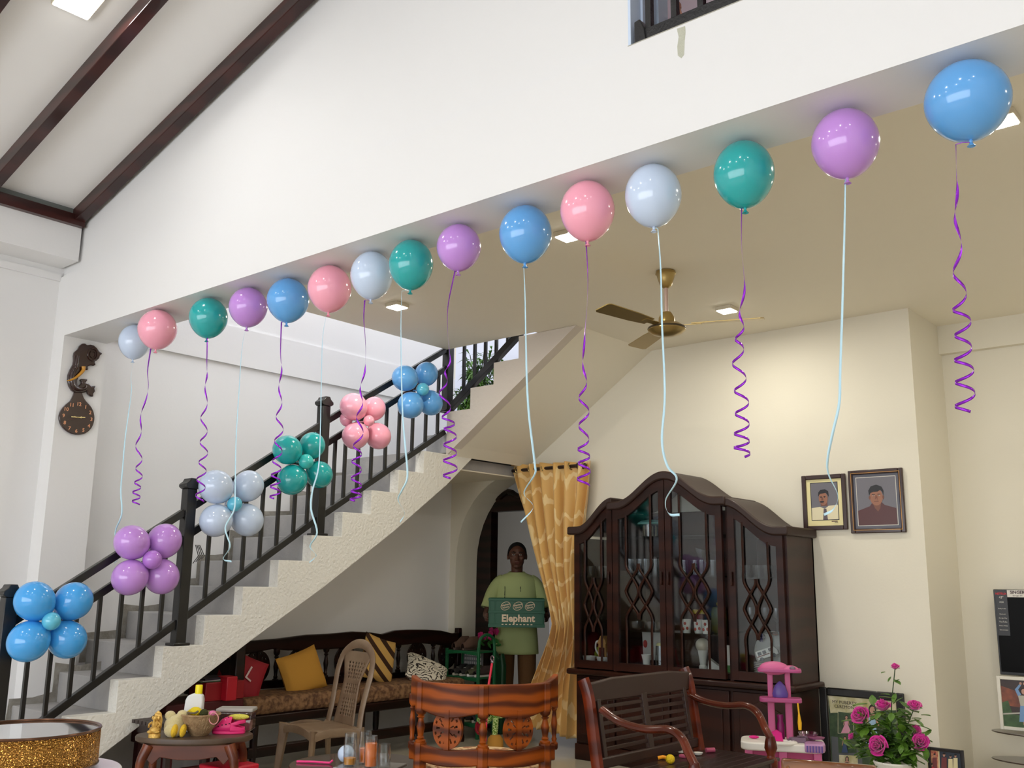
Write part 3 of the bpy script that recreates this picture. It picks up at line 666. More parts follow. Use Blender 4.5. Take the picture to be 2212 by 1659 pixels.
for o in [o for o in COL.objects if o.name.startswith('patterned_cup')]:
    for (a, z) in ((-1.9, .03), (-1.4, .07), (-.9, .035)):
        g = G(Mx.Translation(o.location)); r = .031+.006*z/.1; g.ball((r*math.cos(a), r*math.sin(a), z), (.011, .006, .012), 10); q = g.build('flower_motif', redm, o)
# lidded pot, yellow and red, above the cups
stand('mustard_pot', 'olive and mustard pot standing behind the flowered cups', 'pot', -3.68, 6.78, 1.0, [
    ('body', lambda g: g.lathe([(.045, 0), (.06, .02), (.062, .15), (.05, .19), (.001, .20)], 20), mat('olive', (112, 104, 26), .4)), ('knob', lambda g: g.ball((0, 0, .215), .02, 10), mat('mustard', (196, 168, 44), .4))])
stand('toy_bucket', 'small red and yellow cup behind the left flowered cups', 'cup', -3.84, 6.76, 1.0, [
    ('body', lambda g: g.lathe([(.03, 0), (.04, .15), (.001, .15)], 16), mat('cup_red', (132, 26, 34), .4)), ('rim', lambda g: g.lathe([(.041, .135), (.05, .14), (.05, .165), (.04, .17)], 16), mat('mustard', (196, 168, 44), .4))])
# bottom row
stand('house_teapot', 'tan house-shaped teapot with white handle in the left cabinet door', 'teapot', -4.63, 6.62, .735, [
    ('body', lambda g: [g.box(-.035, .035, -.03, .03, .02, .15), g.prism([(-.045, .15), (.045, .15), (.012, .21), (-.012, .21)], -.035, .035, 'y')], mat('tan_glaze', (196, 146, 88), .35)),
    ('door_motif', lambda g: g.box(-.025, .025, -.034, -.03, .02, .12), mat('brown_glaze', (78, 28, 18), .4)),
    ('handle', lambda g: g.tube(catmull([(-.035, 0, .17), (-.075, 0, .16), (-.08, 0, .10), (-.04, 0, .05)], 20), .007, 8), china),
    ('spout', lambda g: g.tube([(.035, 0, .06), (.075, 0, .15)], [.014, .008], 8), china)])
stand('leaf_dish', 'bright green leaf-shaped dish leaning in the left cabinet door', 'dish', -4.73, 6.74, .735, [
    ('leaf', lambda g: g.prism([(-.10, .02), (.08, .0), (.10, .06), (.04, .15), (-.05, .11)], -.008, .004, 'y'), mat('leaf_green', (140, 168, 24), .4))])
row('white_bowl', ['white china bowl at the bottom of the left cabinet door'], 'bowl', 'white bowls in the left door', -4.75, 6.585, .735, 3, .115, lambda g: g.lathe([(.03, 0), (.05, .02), (.055, .05), (.052, .05), (.045, .02), (.001, .008)], 20), china)
stand('square_plate', 'grey-white flat carton with a red dot standing behind the second door', 'carton', -4.22, 6.72, .735, [
    ('panel', lambda g: g.prism([(-.10, .04), (.09, .04), (.13, .26), (-.11, .25)], -.006, .006, 'y'), mat('grey_card', (196, 190, 182), .6)),
    ('dot', lambda g: g.disc((-.08, -.008, .16), .02, .03), mat('dot_red', (172, 48, 42), .6))])
stand('blender_jug', 'clear glass jug on the bottom board behind the second door', 'jug', -4.10, 6.62, .735, [('jug', tumbler(.05, .16, .04), glass), ('lid', lambda g: g.lathe([(.04, .16), (.03, .18), (.001, .182)], 14), mat('jug_lid', (208, 204, 150), .4))])
stand('cup_stack', 'small white china cream jug at the bottom behind the second door', 'jug', -4.20, 6.57, .735, [('body', lambda g: g.lathe([(.025, 0), (.03, .05), (.04, .09), (.037, .09), (.026, .05), (.001, .01)], 16), china)])
stand('light_bulb', 'large white bulb-shaped lamp lying behind the third cabinet door', 'lamp', -3.74, 6.62, .735, [
    ('globe', lambda g: g.ball((0, 0, .18), .052, 20), mat('bulb', (206, 196, 176), .3)), ('neck', lambda g: g.lathe([(.022, .04), (.028, .08), (.038, .145)], 16), china), ('base', lambda g: g.lathe([(.03, 0), (.03, .03), (.022, .04)], 16), china)])
stand('white_shoe_ornament', 'small white china slipper ornament right of the bulb lamp in the cabinet', 'ornament', -3.62, 6.60, .735, [('body', lambda g: g.prism([(-.06, 0), (.05, 0), (.06, .05), (.03, .04), (-.05, .09)], -.02, .02, 'y'), china)])
stand('white_carton', 'tall white and green carton at the right of the third cabinet door', 'carton', -3.535, 6.62, .735, [('box', lambda g: g.box(-.03, .03, -.02, .02, .0, .19), china), ('green_strip', lambda g: g.box(-.031, .031, -.021, .021, .0, .05), mat('strip_green', (70, 128, 60), .5))])
t = stand('dinner_plate', 'upright white dinner plate with purple grapes behind the right door', 'plate', -3.24, 6.74, .735, [])
g = G(Mx.Translation((-3.24, 6.74, .895)) @ Mx.Rotation(R_(80), 4, 'X')); g.lathe([(.001, .008), (.09, .008), (.14, 0), (.14, .004), (.09, .013), (.001, .013)], 36); g.build('plate', china, t)
g = G(); [g.ball((-3.33+.014*(i % 3)+.007*(i//3 % 2), 6.715+.0015*(i//3), 1.005-.014*(i//3)), (.008, .004, .008), 8) for i in range(11)]; g.build('grape_motif', mat('grape', (52, 40, 100), .5), t)
g = G(); g.ball((-3.20, 6.708, 1.02), (.03, .004, .014), 10); g.build('leaf_motif', mat('rust_leaf', (150, 84, 54), .5), t)
row('side_plate', ['white side plate in the stack behind the right cabinet door'], 'plate', 'stack of white plates', -3.235, 6.62, .737, 1, 0, lambda g: g.lathe([(.001, .002), (.05, 0), (.085, .010), (.085, .013), (.05, .005), (.001, .005)], 30), china)
sp = [o for o in COL.objects if o.name.startswith('side_plate')][0]
for i in range(1, 7):
    q = sp.copy(); COL.objects.link(q); q.location = (-3.235, 6.62, .737+.012*i)
t = thing('toy_van', 'small white toy camper van tilted on the plate stack in the cabinet', 'toy van', (-3.22, 6.60, .83))
M = Mx.Translation((-3.215, 6.60, .885)) @ Mx.Rotation(R_(-22), 4, 'Y') @ Mx.Rotation(R_(20), 4, 'Z')
g = G(M); g.prism([(-.075, -.03), (.08, -.03), (.08, 0), (.06, .035), (-.075, .035)], -.03, .03, 'y'); g.build('body', china, t, bevel=.005)
g = G(M); [g.box(x, x+.025, -.032, -.03, 0, .022) for x in (-.06, -.025)]; g.box(.02, .05, -.032, -.03, .004, .024); g.build('windows', mat('toy_black', (24, 24, 26), .2), t)
g = G(M); g.box(-.07, .02, -.0315, -.03, -.01, -.004); g.build('stripe', mat('stripe_brown', (120, 60, 40), .5), t)
for x in (-.045, .045):
    g = G(M @ Mx.Translation((x, -.03, -.03)) @ Mx.Rotation(PI/2, 4, 'X')); g.lathe([(.014, -.004), (.014, .004)], 16); g.build('wheel', mat('toy_black', (24, 24, 26), .2), t)
stand('pink_box', 'small pink and white box on the upper shelf of the left cabinet door', 'box', -4.52, 6.70, 1.41, [('box', lambda g: g.box(-.03, .06, -.03, .03, .10, .19), mat('hot_pink_card', (206, 52, 112), .5)), ('base', lambda g: g.box(-.03, .06, -.03, .03, 0, .10), china)])
stand('fish_ornament', 'clear glass fish-shaped ornament at the third door of the cabinet', 'ornament', -3.80, 6.80, 1.42, [('body', lambda g: g.prism([(-.08, .22), (-.05, .13), (.06, .10), (.12, .14), (.06, .18)], -.01, .01, 'y'), glass)])

# ------------------------------------------------------------ curtain and rod
gold = grain('gold_curtain', (222, 176, 104), (240, 210, 150), (1.5, 1.5, .5), .34, 0, 14, 2.6, (.86, .93))
gb = gold.node_tree.nodes['Principled BSDF']; gb.inputs['Sheen Weight'].default_value = .25
rodm = mat('rod_dark', (40, 22, 18), .35, coat=.2)
CY = 6.84; RZ = 2.365
t = thing('curtain_rod', 'dark brown curtain rod above the arched doorway', 'curtain rod', (-5.9, CY, RZ))
g = G(); g.tube([(WX+.03, CY, RZ+.005), (-5.04, CY, RZ)], .016, 12); g.build('pole', rodm, t)
for dx, dz, r in ((0, 0, .03), (.035, .02, .022), (.04, -.02, .022), (.065, 0, .02)):
    g = G(); g.ball((-5.04+dx, CY, RZ+dz), r, 12); g.build('finial', rodm, t)
g = G(); g.tube([(-5.02, CY, RZ-.02), (-5.02, YW, RZ-.05)], .009, 8); g.box(-5.035, -5.005, YW-.012, YW, RZ-.14, RZ-.01); g.build('bracket', rodm, t)
LE = [(1104, 1004), (1118, 1070), (1140, 1150), (1162, 1230), (1185, 1310), (1194, 1350), (1178, 1410), (1152, 1480), (1140, 1540), (1138, 1566)]
RE = [(1276, 996), (1272, 1070), (1262, 1150), (1252, 1230), (1252, 1310), (1250, 1350), (1248, 1410), (1246, 1480), (1244, 1540), (1242, 1598)]
le = [at(a, b, 'y', CY) for a, b in LE]; re_ = [at(a, b, 'y', CY) for a, b in RE]
def cur(u, v):
    k = v*(len(LE)-1); j = min(int(k), len(LE)-2); f = k-j
    a = le[j].lerp(le[j+1], f); b = re_[j].lerp(re_[j+1], f); wd = abs(b.x-a.x)
    p = a.lerp(b, u)
    amp = .035+.05*(1-min(1, wd/.9)); ph = u*2*PI*6.5
    amp *= (1-.25*v)
    return (p.x+.012*math.cos(ph+3*v)*min(1, v*3), p.y+amp*math.sin(ph+.8*math.sin(v*5))*.9+.012*math.sin(u*61+v*7), p.z+.006*math.sin(ph*.5))
t = thing('gold_curtain', 'shiny gold eyelet curtain gathered at the right of the arched doorway', 'curtain', (-5.4, CY, 0))
g = G(); g.grid(cur, 220, 60); g.build('cloth', gold, t, solid=.003)
for i in range(6):
    u = (.08+i*.17); p = V(cur(u, .012)); g = G(Mx.Translation((p.x, CY, RZ)) @ Mx.Rotation(R_(70), 4, 'Y')); g.loop([(.032*math.cos(a*.314), .032*math.sin(a*.314), 0) for a in range(20)], .006, 6); g.build('eyelet', brass, t)

# ------------------------------------------------------------ framed portraits on the back wall
fw = mat('frame_brown', (50, 24, 16), .3, coat=.3); gilt = mat('gilt_line', (196, 140, 64), .35, metal=.5)
def figure(g, polys):
    """flat printed shapes: (material index, points) laid one above another"""
    for i, (mi, pts) in enumerate(polys):
        g.mi = mi; g.flat(pts, -.0006*(i+1), 'y')
def quad(px0, py0, px1, py1, y):
    a = at(px0, py0, 'y', y); b = at(px1, py1, 'y', y); return a.x, b.x, b.z, a.z
def portrait(label, x0, x1, z0, z1, style, grp):
    """hung picture: x0..x1, z0..z1 on the back wall"""
    t = thing('framed_portrait', label, 'framed photo', ((x0+x1)/2, YW, z0), 0)
    cx, cz, W, H = (x0+x1)/2, (z0+z1)/2, x1-x0, z1-z0
    M = Mx.Translation((cx, YW-.024, cz)); b = .032
    g = G(M)
    for s in (-1, 1):
        g.box(s*W/2-(b if s > 0 else 0), s*W/2+(b if s < 0 else 0), 0, .022, -H/2, H/2); g.box(-W/2+b, W/2-b, 0, .022, s*H/2-(b if s > 0 else 0), s*H/2+(b if s < 0 else 0))
    g.build('frame', fw, t, bevel=.005)
    skin = mat('print_skin', (158, 108, 84), .4); skin2 = mat('print_skin_shade', (122, 78, 62), .4)
    K = [mat('print_grey', (112, 110, 118), .35), skin, mat('print_hair', (26, 26, 30), .4), mat('print_cream', (232, 222, 186), .35), mat('print_maroon', (84, 44, 44), .35), skin2, mat('print_white', (222, 218, 206), .35), mat('print_matblue', (92, 92, 104), .35), mat('print_yellow', (238, 226, 168), .35), mat('print_tie', (96, 84, 92), .4)]
    g = G(Mx.Translation((cx, YW-.010, cz)))
    el = lambda x, z, a, c, n=20: [(x+a*math.cos(2*PI*i/n), z+c*math.sin(2*PI*i/n)) for i in range(n)]
    rc = lambda w_, h_, ox=0, oz=0: [(ox-w_, oz-h_), (ox+w_, oz-h_), (ox+w_, oz+h_), (ox-w_, oz+h_)]
    w2, h2 = W/2-b, H/2-b
    if style == 'a':
        iw, ih = w2*.74, h2*.79; oz = .008
        L = [(8, rc(w2, h2)), (2, rc(iw+.005, ih+.005, 0, oz)), (0, rc(iw, ih, 0, oz)),
             (3, [(-iw, oz-ih), (iw, oz-ih), (iw, oz-ih*.22), (.03, oz-.035), (0, oz-.055), (-.035, oz-.04), (-iw, oz-ih*.35)]),
             (5, [(-.028, oz-.035), (.022, oz-.035), (.02, oz+.0), (-.03, oz+.0)]), (9, [(-.008, oz-.055), (.012, oz-.055), (.02, oz-ih), (-.016, oz-ih)]),
             (1, el(-.008, oz+.020, .034, .048)), (2, [(-.045, oz+.035), (-.043, oz+.065), (-.025, oz+.085), (.01, oz+.087), (.032, oz+.072), (.036, oz+.03), (.026, oz+.045), (.015, oz+.06), (-.03, oz+.055)]),
             (2, el(-.018, oz-.004, .018, .006)), (2, rc(.009, .002, -.024, oz+.033)), (2, rc(.008, .002, .004, oz+.034)), (5, [(-.018, oz+.03), (-.010, oz+.03), (-.008, oz+.006), (-.022, oz+.006)]),
             (2, el(-.023, oz+.028, .005, .0025, 8)), (2, el(.004, oz+.029, .005, .0025, 8)), (5, rc(.013, .0018, -.016, oz-.014)),
             (4, rc(.022, .003, iw*.72, oz-ih-.014)), (2, rc(.012, .0018, iw*.85, oz-ih-.022))]
    else:
        iw, ih = w2*.88, h2*.90
        L = [(7, rc(w2, h2)), (6, rc(iw, ih)), (0, rc(iw-.004, ih-.004)),
             (4, [(-iw+.006, -ih+.005), (iw-.006, -ih+.005), (iw-.008, -.055), (.055, -.03), (.035, -.01), (-.03, -.01), (-.05, -.035), (-iw+.006, -.065)]),
             (5, [(-.026, -.02), (.03, -.02), (.022, -.055), (.006, -.075), (-.014, -.05)]), (1, el(0, .028, .046, .060)), (5, el(-.047, .025, .007, .014, 10)), (5, el(.048, .025, .006, .014, 10)),
             (2, [(-.05, .04), (-.054, .075), (-.035, .105), (.005, .115), (.04, .10), (.053, .07), (.050, .035), (.044, .062), (.03, .078), (.012, .066), (-.02, .065), (-.04, .058)]),
             (2, rc(.011, .0022, -.019, .046)), (2, rc(.011, .0022, .021, .047)), (6, el(-.019, .037, .007, .003, 8)), (6, el(.021, .038, .007, .003, 8)), (2, el(-.019, .037, .003, .003, 8)), (2, el(.021, .038, .003, .003, 8)),
             (5, [(-.003, .04), (.004, .04), (.010, .012), (-.008, .012)]), (5, rc(.016, .0025, .001, -.003)), (1, el(.003, .014, .006, .004, 8))]
    figure(g, L); g.build('photo', K, t, smooth=False)
    if style == 'b':
        g = G(M)
        for s in (-1, 1): g.box(s*(w2+.010)-.0015, s*(w2+.010)+.0015, -.002, .001, -h2-.010, h2+.010); g.box(-w2-.010, w2+.010, -.002, .001, s*(h2+.010)-.0015, s*(h2+.010)+.0015)
        g.build('gilt_line', gilt, t)
    return t
a = at(1733, 1029, 'y', YW); b_ = at(1834, 1144, 'y', YW); portrait('framed portrait of a man with a moustache in a cream shirt, hung beside the cabinet', a.x, b_.x, b_.z, a.z, 'a', None)
a = at(1833, 1018, 'y', YW); b_ = at(1960, 1150, 'y', YW); portrait('larger framed portrait of a man in a maroon shirt, near the wall corner', a.x, b_.x, b_.z, a.z, 'b', None)

# ------------------------------------------------------------ carved furniture helpers
teak = grain('teak', (150, 70, 8), (78, 30, 4), (.9, .9, 3), .42, .04, 9, 1.4, (.15, .95))
dteak = grain('dark_teak', (34, 14, 9), (22, 9, 6), (1, 1, 1.5), .34, .15, 5, 2)
def medallion(M, w_, h_, th=.018, g=None, mid=True):
    """pierced oval in local x-z, thickness along y"""
    g = g or G(); o = g.m; g.m = o @ M; nr, nt = 7, 36
    def P(i, j, y): a = 2*PI*j/nt; r = .12+.88*i/nr; return (w_*r*math.cos(a), y, h_*r*math.sin(a))
    keep = {}
    for i in range(nr):
        for j in range(nt):
            hole = (i in (3, 4) and j % 4 in (1,)) or (i in (1, 2) and j % 6 == 2) or (i == 5 and j % 4 == 3)
            if abs(math.cos(2*PI*(j+.5)/nt)) < .22: hole = False
            keep[i, j] = not hole
    for y, fl in ((-th/2, 0), (th/2, 1)):
        vs = [[g.v(P(i, j, y)) for j in range(nt)] for i in range(nr+1)]
        if fl: B = vs
        else: A = vs
        for i in range(nr):
            for j in range(nt):
                if keep[i, j]: g.f([vs[i][j], vs[i+1][j], vs[i+1][(j+1) % nt], vs[i][(j+1) % nt]])
        g.f(vs[0])
    for i in range(nr):
        for j in range(nt):
            if not keep[i, j]: continue
            J = (j+1) % nt
            if i == nr-1 or not keep[i+1, j]: g.f([A[i+1][j], A[i+1][J], B[i+1][J], B[i+1][j]])
            if i > 0 and not keep[i-1, j]: g.f([A[i][j], B[i][j], B[i][J], A[i][J]])
            if not keep[i, J]: g.f([A[i][J], A[i+1][J], B[i+1][J], B[i][J]])
            if not keep[i, (j-1) % nt]: g.f([A[i][j], B[i][j], B[i+1][j], A[i+1][j]])
    if mid: g.box(-.012, .012, -th*.9, th*.9, -h_, h_)
    g.m = o
    return g
def turned(g, x, y, z0, z1, r):
    h = z1-z0; pr = [(.8, 0), (.95, .03), (.95, .12), (.55, .15), (.7, .19), (.5, .23), (.62, .35), (.8, .48), (.55, .62), (.45, .70), (.75, .74), (.5, .78), (.9, .83), (1, .88), (1, 1)]
    return g.lathe([(r*a, z0+h*b) for a, b in pr], 12, (x, y, 0))
batik = mat('batik_cushion', (84, 54, 34), .8, var=(30, (140, 104, 70), .12))

# ------------------------------------------------------------ sofa along the wall under the landing
sofa = thing('wooden_sofa', 'long dark carved wooden sofa with patterned seat cushion under the stairs', 'sofa', (-6.25, 5.4, 0))
SBX = -6.50
def sy(px, py=1425): return at(px, py, 'x', SBX).y
topc = [(500, 1396), (540, 1384), (600, 1379), (660, 1371), (706, 1369), (760, 1364), (800, 1366), (822, 1370), (850, 1362), (880, 1360), (920, 1360), (950, 1362), (975, 1368), (988, 1366), (997, 1357)]
botc = [(997, 1395), (975, 1398), (940, 1392), (900, 1389), (860, 1394), (830, 1403), (795, 1398), (750, 1399), (710, 1402), (660, 1404), (620, 1405), (585, 1402), (545, 1410), (500, 1418)]
g = G(); P = [at(a, b, 'x', SBX) for a, b in topc+botc]; g.prism([(min(p.y, 6.93), p.z) for p in P], SBX-.02, SBX+.025, 'x'); g.build('top_rail', dteak, sofa, bevel=.008)
g = G(); g.prism([(4.05, .60), (6.90, .56), (6.90, .50), (4.05, .54)], SBX-.015, SBX+.02, 'x'); g.build('lower_rail', dteak, sofa, bevel=.005)
for px in (555, 645, 745, 803, 899, 965):
    y = sy(px); medallion(Mx.Translation((SBX+.005, y, .695)) @ Mx.Rotation(PI/2, 4, 'Z'), .115 if px != 803 else .08, .125).build('back_medallion', dteak, sofa)
for px in (597, 704, 860, 935):
    g = G(); turned(g, SBX, sy(px), .56, .83, .026); g.build('spindle', dteak, sofa)
g = G(); g.bar((SBX, 6.90, .30), (SBX, 6.90, .93), .05); g.build('end_post', dteak, sofa, bevel=.006)
g = G(); g.bar((SBX, 4.12, .2), (SBX, 4.12, .86), .06); g.build('end_post', dteak, sofa, bevel=.006)
g = G(); g.box(-6.10, -6.03, 4.20, 6.55, .34, .405); g.box(-6.55, -6.10, 6.52, 6.58, .34, .40); g.box(-6.55, -6.50, 4.1, 6.6, .34, .4); g.build('seat_frame', dteak, sofa, bevel=.008)
g = G(); g.box(-6.10, -6.04, 4.30, 6.50, .12, .19); g.build('stretcher', dteak, sofa, bevel=.006)
for x, y in ((-6.06, 4.35), (-6.06, 5.35), (-6.06, 5.95), (-6.06, 6.50), (-6.50, 4.35), (-6.50, 5.9)):
    g = G(); g.lathe([(.028, 0), (.03, .04), (.02, .07), (.026, .15), (.03, .34)], 12, (x, y, 0)); g.build('leg', dteak, sofa)
g = G(); g.box(-6.46, -6.03, 4.22, 5.32, .405, .53); g.build('seat_cushion', batik, sofa, bevel=.035)
g = G(); g.box(-6.46, -6.03, 5.33, 6.52, .405, .53); g.build('seat_cushion', batik, sofa, bevel=.035)
g = G(); g.box(-6.08, -6.00, 4.12, 4.20, 0, .95); g.build('front_post', dteak, sofa, bevel=.01)
g = G(); g.prism([(-6.5, .30), (-6.5, .88), (-6.3, .84), (-6.08, .80), (-6.08, .30)], 4.13, 4.17, 'y'); g.build('end_panel', dteak, sofa, bevel=.006)
def cushion(name, label, m_, c, w_, h_, th, M, extra=None):
    t = thing(name, label, 'cushion', c)
    X = Mx.Translation(c) @ M
    def fn(s):
        def f_(u, v):
            a, b = 2*u-1, 2*v-1; k = max(0, (1-a**4)*(1-b**4))**.5; pin = 1-.10*(1-abs(a))*0-.07*(abs(b)**2)*(1-a*a)-.0
            pin2 = 1-.07*(abs(a)**2)*(1-b*b)
            return (a*w_/2*pin2, s*th/2*k, b*h_/2*(1-.07*(abs(b)**2)*(1-a*a)))
        return f_
    g = G(X); g.grid(fn(-1), 18, 18); g.grid(fn(1), 18, 18); o = g.build('cover', m_, t, weld=True)
    if extra: extra(t, X)
    return t
lean = Mx.Rotation(PI/2, 4, 'Z')
yel = mat('yellow_cloth', (196, 142, 52), .85, bump=(200, .15))
cp = at(652, 1453, 'x', -6.30)
cushion('yellow_cushion', 'plain mustard yellow cushion leaning on the back of the dark sofa', yel, cp, .40, .34, .12, lean @ Mx.Rotation(R_(-16), 4, 'X') @ Mx.Rotation(R_(-14), 4, 'Y'))
stripe = grain('striped_cloth', (206, 164, 92), (62, 40, 26), (1, 1, 1), .85, 0, 0, 4.6, (.62, .68), 'DIAGONAL')
cp = at(817, 1424, 'x', -6.32)
cushion('striped_cushion', 'yellow cushion with dark brown stripes behind the brown plastic chair', stripe, cp, .34, .38, .12, lean @ Mx.Rotation(R_(-12), 4, 'X') @ Mx.Rotation(R_(18), 4, 'Y'))
wave = grain('scribble_cloth', (214, 206, 188), (48, 40, 36), (3, 3, 3), .85, 0, 22, 3, (.75, .82))
cp = at(922, 1453, 'x', -6.22)
cushion('scribble_cushion', 'cream cushion with black squiggle pattern at the right end of the sofa', wave, cp, .40, .36, .13, lean @ Mx.Rotation(R_(-52), 4, 'X') @ Mx.Rotation(R_(40), 4, 'Y'))
redc = mat('red_cloth', (150, 14, 34), .7)
def letters(t, X):
    g = G(X @ Mx.Translation((.02, -.062, -.02)) @ XZ()); g.text('L', .14, Mx.Rotation(R_(-15), 4, 'Z'), .001); g.build('lettering', mat('cloth_white', (220, 196, 196), .7), t, smooth=False)
cp = at(520, 1462, 'x', -6.20)
cushion('red_cushion', 'dark red cushion with white lettering at the left end of the sofa', redc, cp, .40, .34, .10, lean @ Mx.Rotation(R_(-12), 4, 'X') @ Mx.Rotation(R_(24), 4, 'Y'), letters)

# ------------------------------------------------------------ brown plastic chair
pl = mat('old_plastic', (134, 112, 88), .42, var=(7, (112, 88, 66), .2), bump=(20, .15))
pcx, pcy, prz = -5.13, 4.19, R_(-14)
pc = thing('plastic_chair', 'weathered brown plastic chair with a perforated oval back in front of the sofa', 'chair', (pcx, pcy, 0), prz)
M = Mx.Identity(4); sw = .235
def seat(u, v):
    x = (2*u-1); y = (2*v-1)
    y2 = y*.165; return (x*sw*(1-.03*y), y2, .44-.012*(1-x*x)*(1-y*y)-.035*max(0, abs(x)-.82)/.18-.03*max(0, -y-.85)/.15)
g = G(M); g.grid(seat, 24, 20); g.build('seat', pl, pc, local=True, solid=.012)
def leg(sx, syy):
    g = G(M); x0, y0 = sx*(sw-.02), syy*.15
    g.tube([(x0, y0, .445), (x0*1.04, y0*1.05, .38), (x0*1.12, y0*1.16, .2), (x0*1.2, y0*1.26, 0)], [(.045, .022), (.034, .02), (.026, .016), (.022, .014)], 8, flat=(sx*1.0, syy*.9, 0)); g.build('leg', pl, pc, local=True)
for sx in (-1, 1):
    for syy in (-1, 1): leg(sx, syy)
g = G(M)
for a, b in (((-sw, -.16), (sw, -.16)), ((sw, -.16), (sw, .16)), ((-sw, -.16), (-sw, .16))):
    P = [V((a[0]+(b[0]-a[0])*i/10, a[1]+(b[1]-a[1])*i/10, .405+.028*math.sin(PI*i/10))) for i in range(11)]; g.tube(P, (.010, .026), 6, flat=(b[1]-a[1], a[0]-b[0], 0))
g.build('apron', pl, pc, local=True)
yb = .145
def bk(z): return yb+.01+.30*(z-.44)*(.55+.25*(z-.44))
P = [(-.225, .44), (-.215, .55), (-.228, .68), (-.236, .77), (-.21, .865), (-.12, .925), (0, .945), (.12, .925), (.21, .865), (.236, .77), (.228, .68), (.215, .55), (.225, .44)]
g = G(M); g.tube(catmull([(x, bk(z), z) for x, z in P], 60), (.030, .012), 8, flat=(1, 0, 0)); g.build('back_frame', pl, pc, local=True)
g = G(M); nx, nz = 16, 40
def pw(z): k = (z-.44)/.46; return .125+.02*(1-k)+.07*max(0, k-.6)/.4*1.2-.02*math.sin(PI*k)
vs = [[g.v((pw(.44+.455*j/nz)*(2*i/nx-1), bk(.44+.455*j/nz)+.008*math.cos(PI*(i/nx-.5)), .44+.455*j/nz)) for j in range(nz+1)] for i in range(nx+1)]
for i in range(nx):
    for j in range(nz):
        if i % 2 == 1 and 3 <= i <= 13 and j % 2 == 1 and 5 <= j <= 33 and j not in (15, 23): continue
        g.f([vs[i][j], vs[i+1][j], vs[i+1][j+1], vs[i][j+1]])
g.build('perforated_splat', pl, pc, local=True, solid=.007)

# ------------------------------------------------------------ round low table with drinks
def shift(p, dx): return (p.x+dx[0], p.y+dx[1], p.z)
tc = at(772, 1650, 'z', .45); lt = thing('round_table', 'dark round wooden coffee table carrying the glasses of orange drink', 'table', (tc.x, tc.y, 0))
tabw = mat('table_dark', (52, 36, 28), .22, coat=.4, var=(6, (66, 48, 36), .3))
g = G(); g.lathe([(.001, .42), (.30, .42), (.335, .432), (.34, .442), (.335, .45), (.001, .45)], 48, (tc.x, tc.y, 0)); g.build('tabletop', tabw, lt)
g = G(); g.lathe([(.26, .34), (.26, .42)], 40, (tc.x, tc.y, 0)); g.build('apron', dteak, lt)
for i in range(4):
    a = PI/4+i*PI/2; g = G(); c, s = math.cos(a), math.sin(a)
    g.tube([(tc.x+.22*c, tc.y+.22*s, .40), (tc.x+.27*c, tc.y+.27*s, .28), (tc.x+.24*c, tc.y+.24*s, .12), (tc.x+.29*c, tc.y+.29*s, .0)], [.035, .028, .018, .026], 8); g.build('leg', dteak, lt)
orange = mat('orange_drink', (255, 128, 0), .25, spec=.4)
M0 = at(800, 1656, 'z', .4505)
tag(G(Mx.Translation((M0.x, M0.y, .4505)) @ Mx.Rotation(R_(25), 4, 'Z')).box(-.15, .15, -.11, .11, 0, .006).build('serving_tray', mat('tray_grey', (150, 146, 142), .2, metal=.3), loc=(M0.x, M0.y, .45)), 'flat silvery grey tray under the glasses on the round table', 'tray')
drink = mat('yellow_orange_drink', (240, 158, 22), .25, spec=.4)
for px, py, h, r, fill, m_, lb in ((755, 1655, .155, .032, .040, drink, 'drinking glass with only a little orange drink, leftmost on the tray'), (788, 1650, .155, .032, .075, orange, 'half-full glass of orange drink behind the fullest one'),
                                  (800, 1659, .150, .032, .115, orange, 'fullest glass of bright orange drink on the tray'), (829, 1658, .110, .032, 0, None, 'short empty clear glass at the right end of the tray')):
    p = at(px, py, 'z', .457); t = thing('drinking_glass', lb, 'glass', (p.x, p.y, .457), 0, 'glasses on the round table')
    g = G(Mx.Translation((p.x, p.y, .457))); g.lathe([(.001, 0), (r*.85, 0), (r, .006), (r*1.03, h*.6), (r*.93, h), (r*.93-.0018, h), (r*1.03-.002, h*.6), (r-.003, .010), (.001, .010)], 28); g.build('tumbler', glass, t)
    if fill: g = G(Mx.Translation((p.x, p.y, .457))); g.lathe([(.001, .0105), (r-.004, .0105), (r*1.0-.0025, fill), (.001, fill)], 28); g.build('drink', m_, t)
p = at(752, 1640, 'z', .45); p = at(748, 1622, 'z', .51)
tag(balloon_mesh(.042, .05, m=Mx.Translation((p.x, p.y, .497)) @ Mx.Rotation(R_(110), 4, 'Y') @ Mx.Rotation(R_(50), 4, 'X')).build('small_balloon', BC['pale'], loc=(p.x, p.y, .497)), 'small pale blue balloon lying behind the glasses on the round table', 'balloon')
a = at(641, 1645, 'z', .456); b_ = at(712, 1648, 'z', .456)
tag(G().tube([a, a.lerp(b_, .5)+V((0, 0, .002)), b_, b_+V((.01, .012, .012))], .0055, 8).build('pink_straw', mat('neon_pink', (246, 60, 136), .4), loc=a), 'bright pink plastic stick lying on the round table', 'straw')

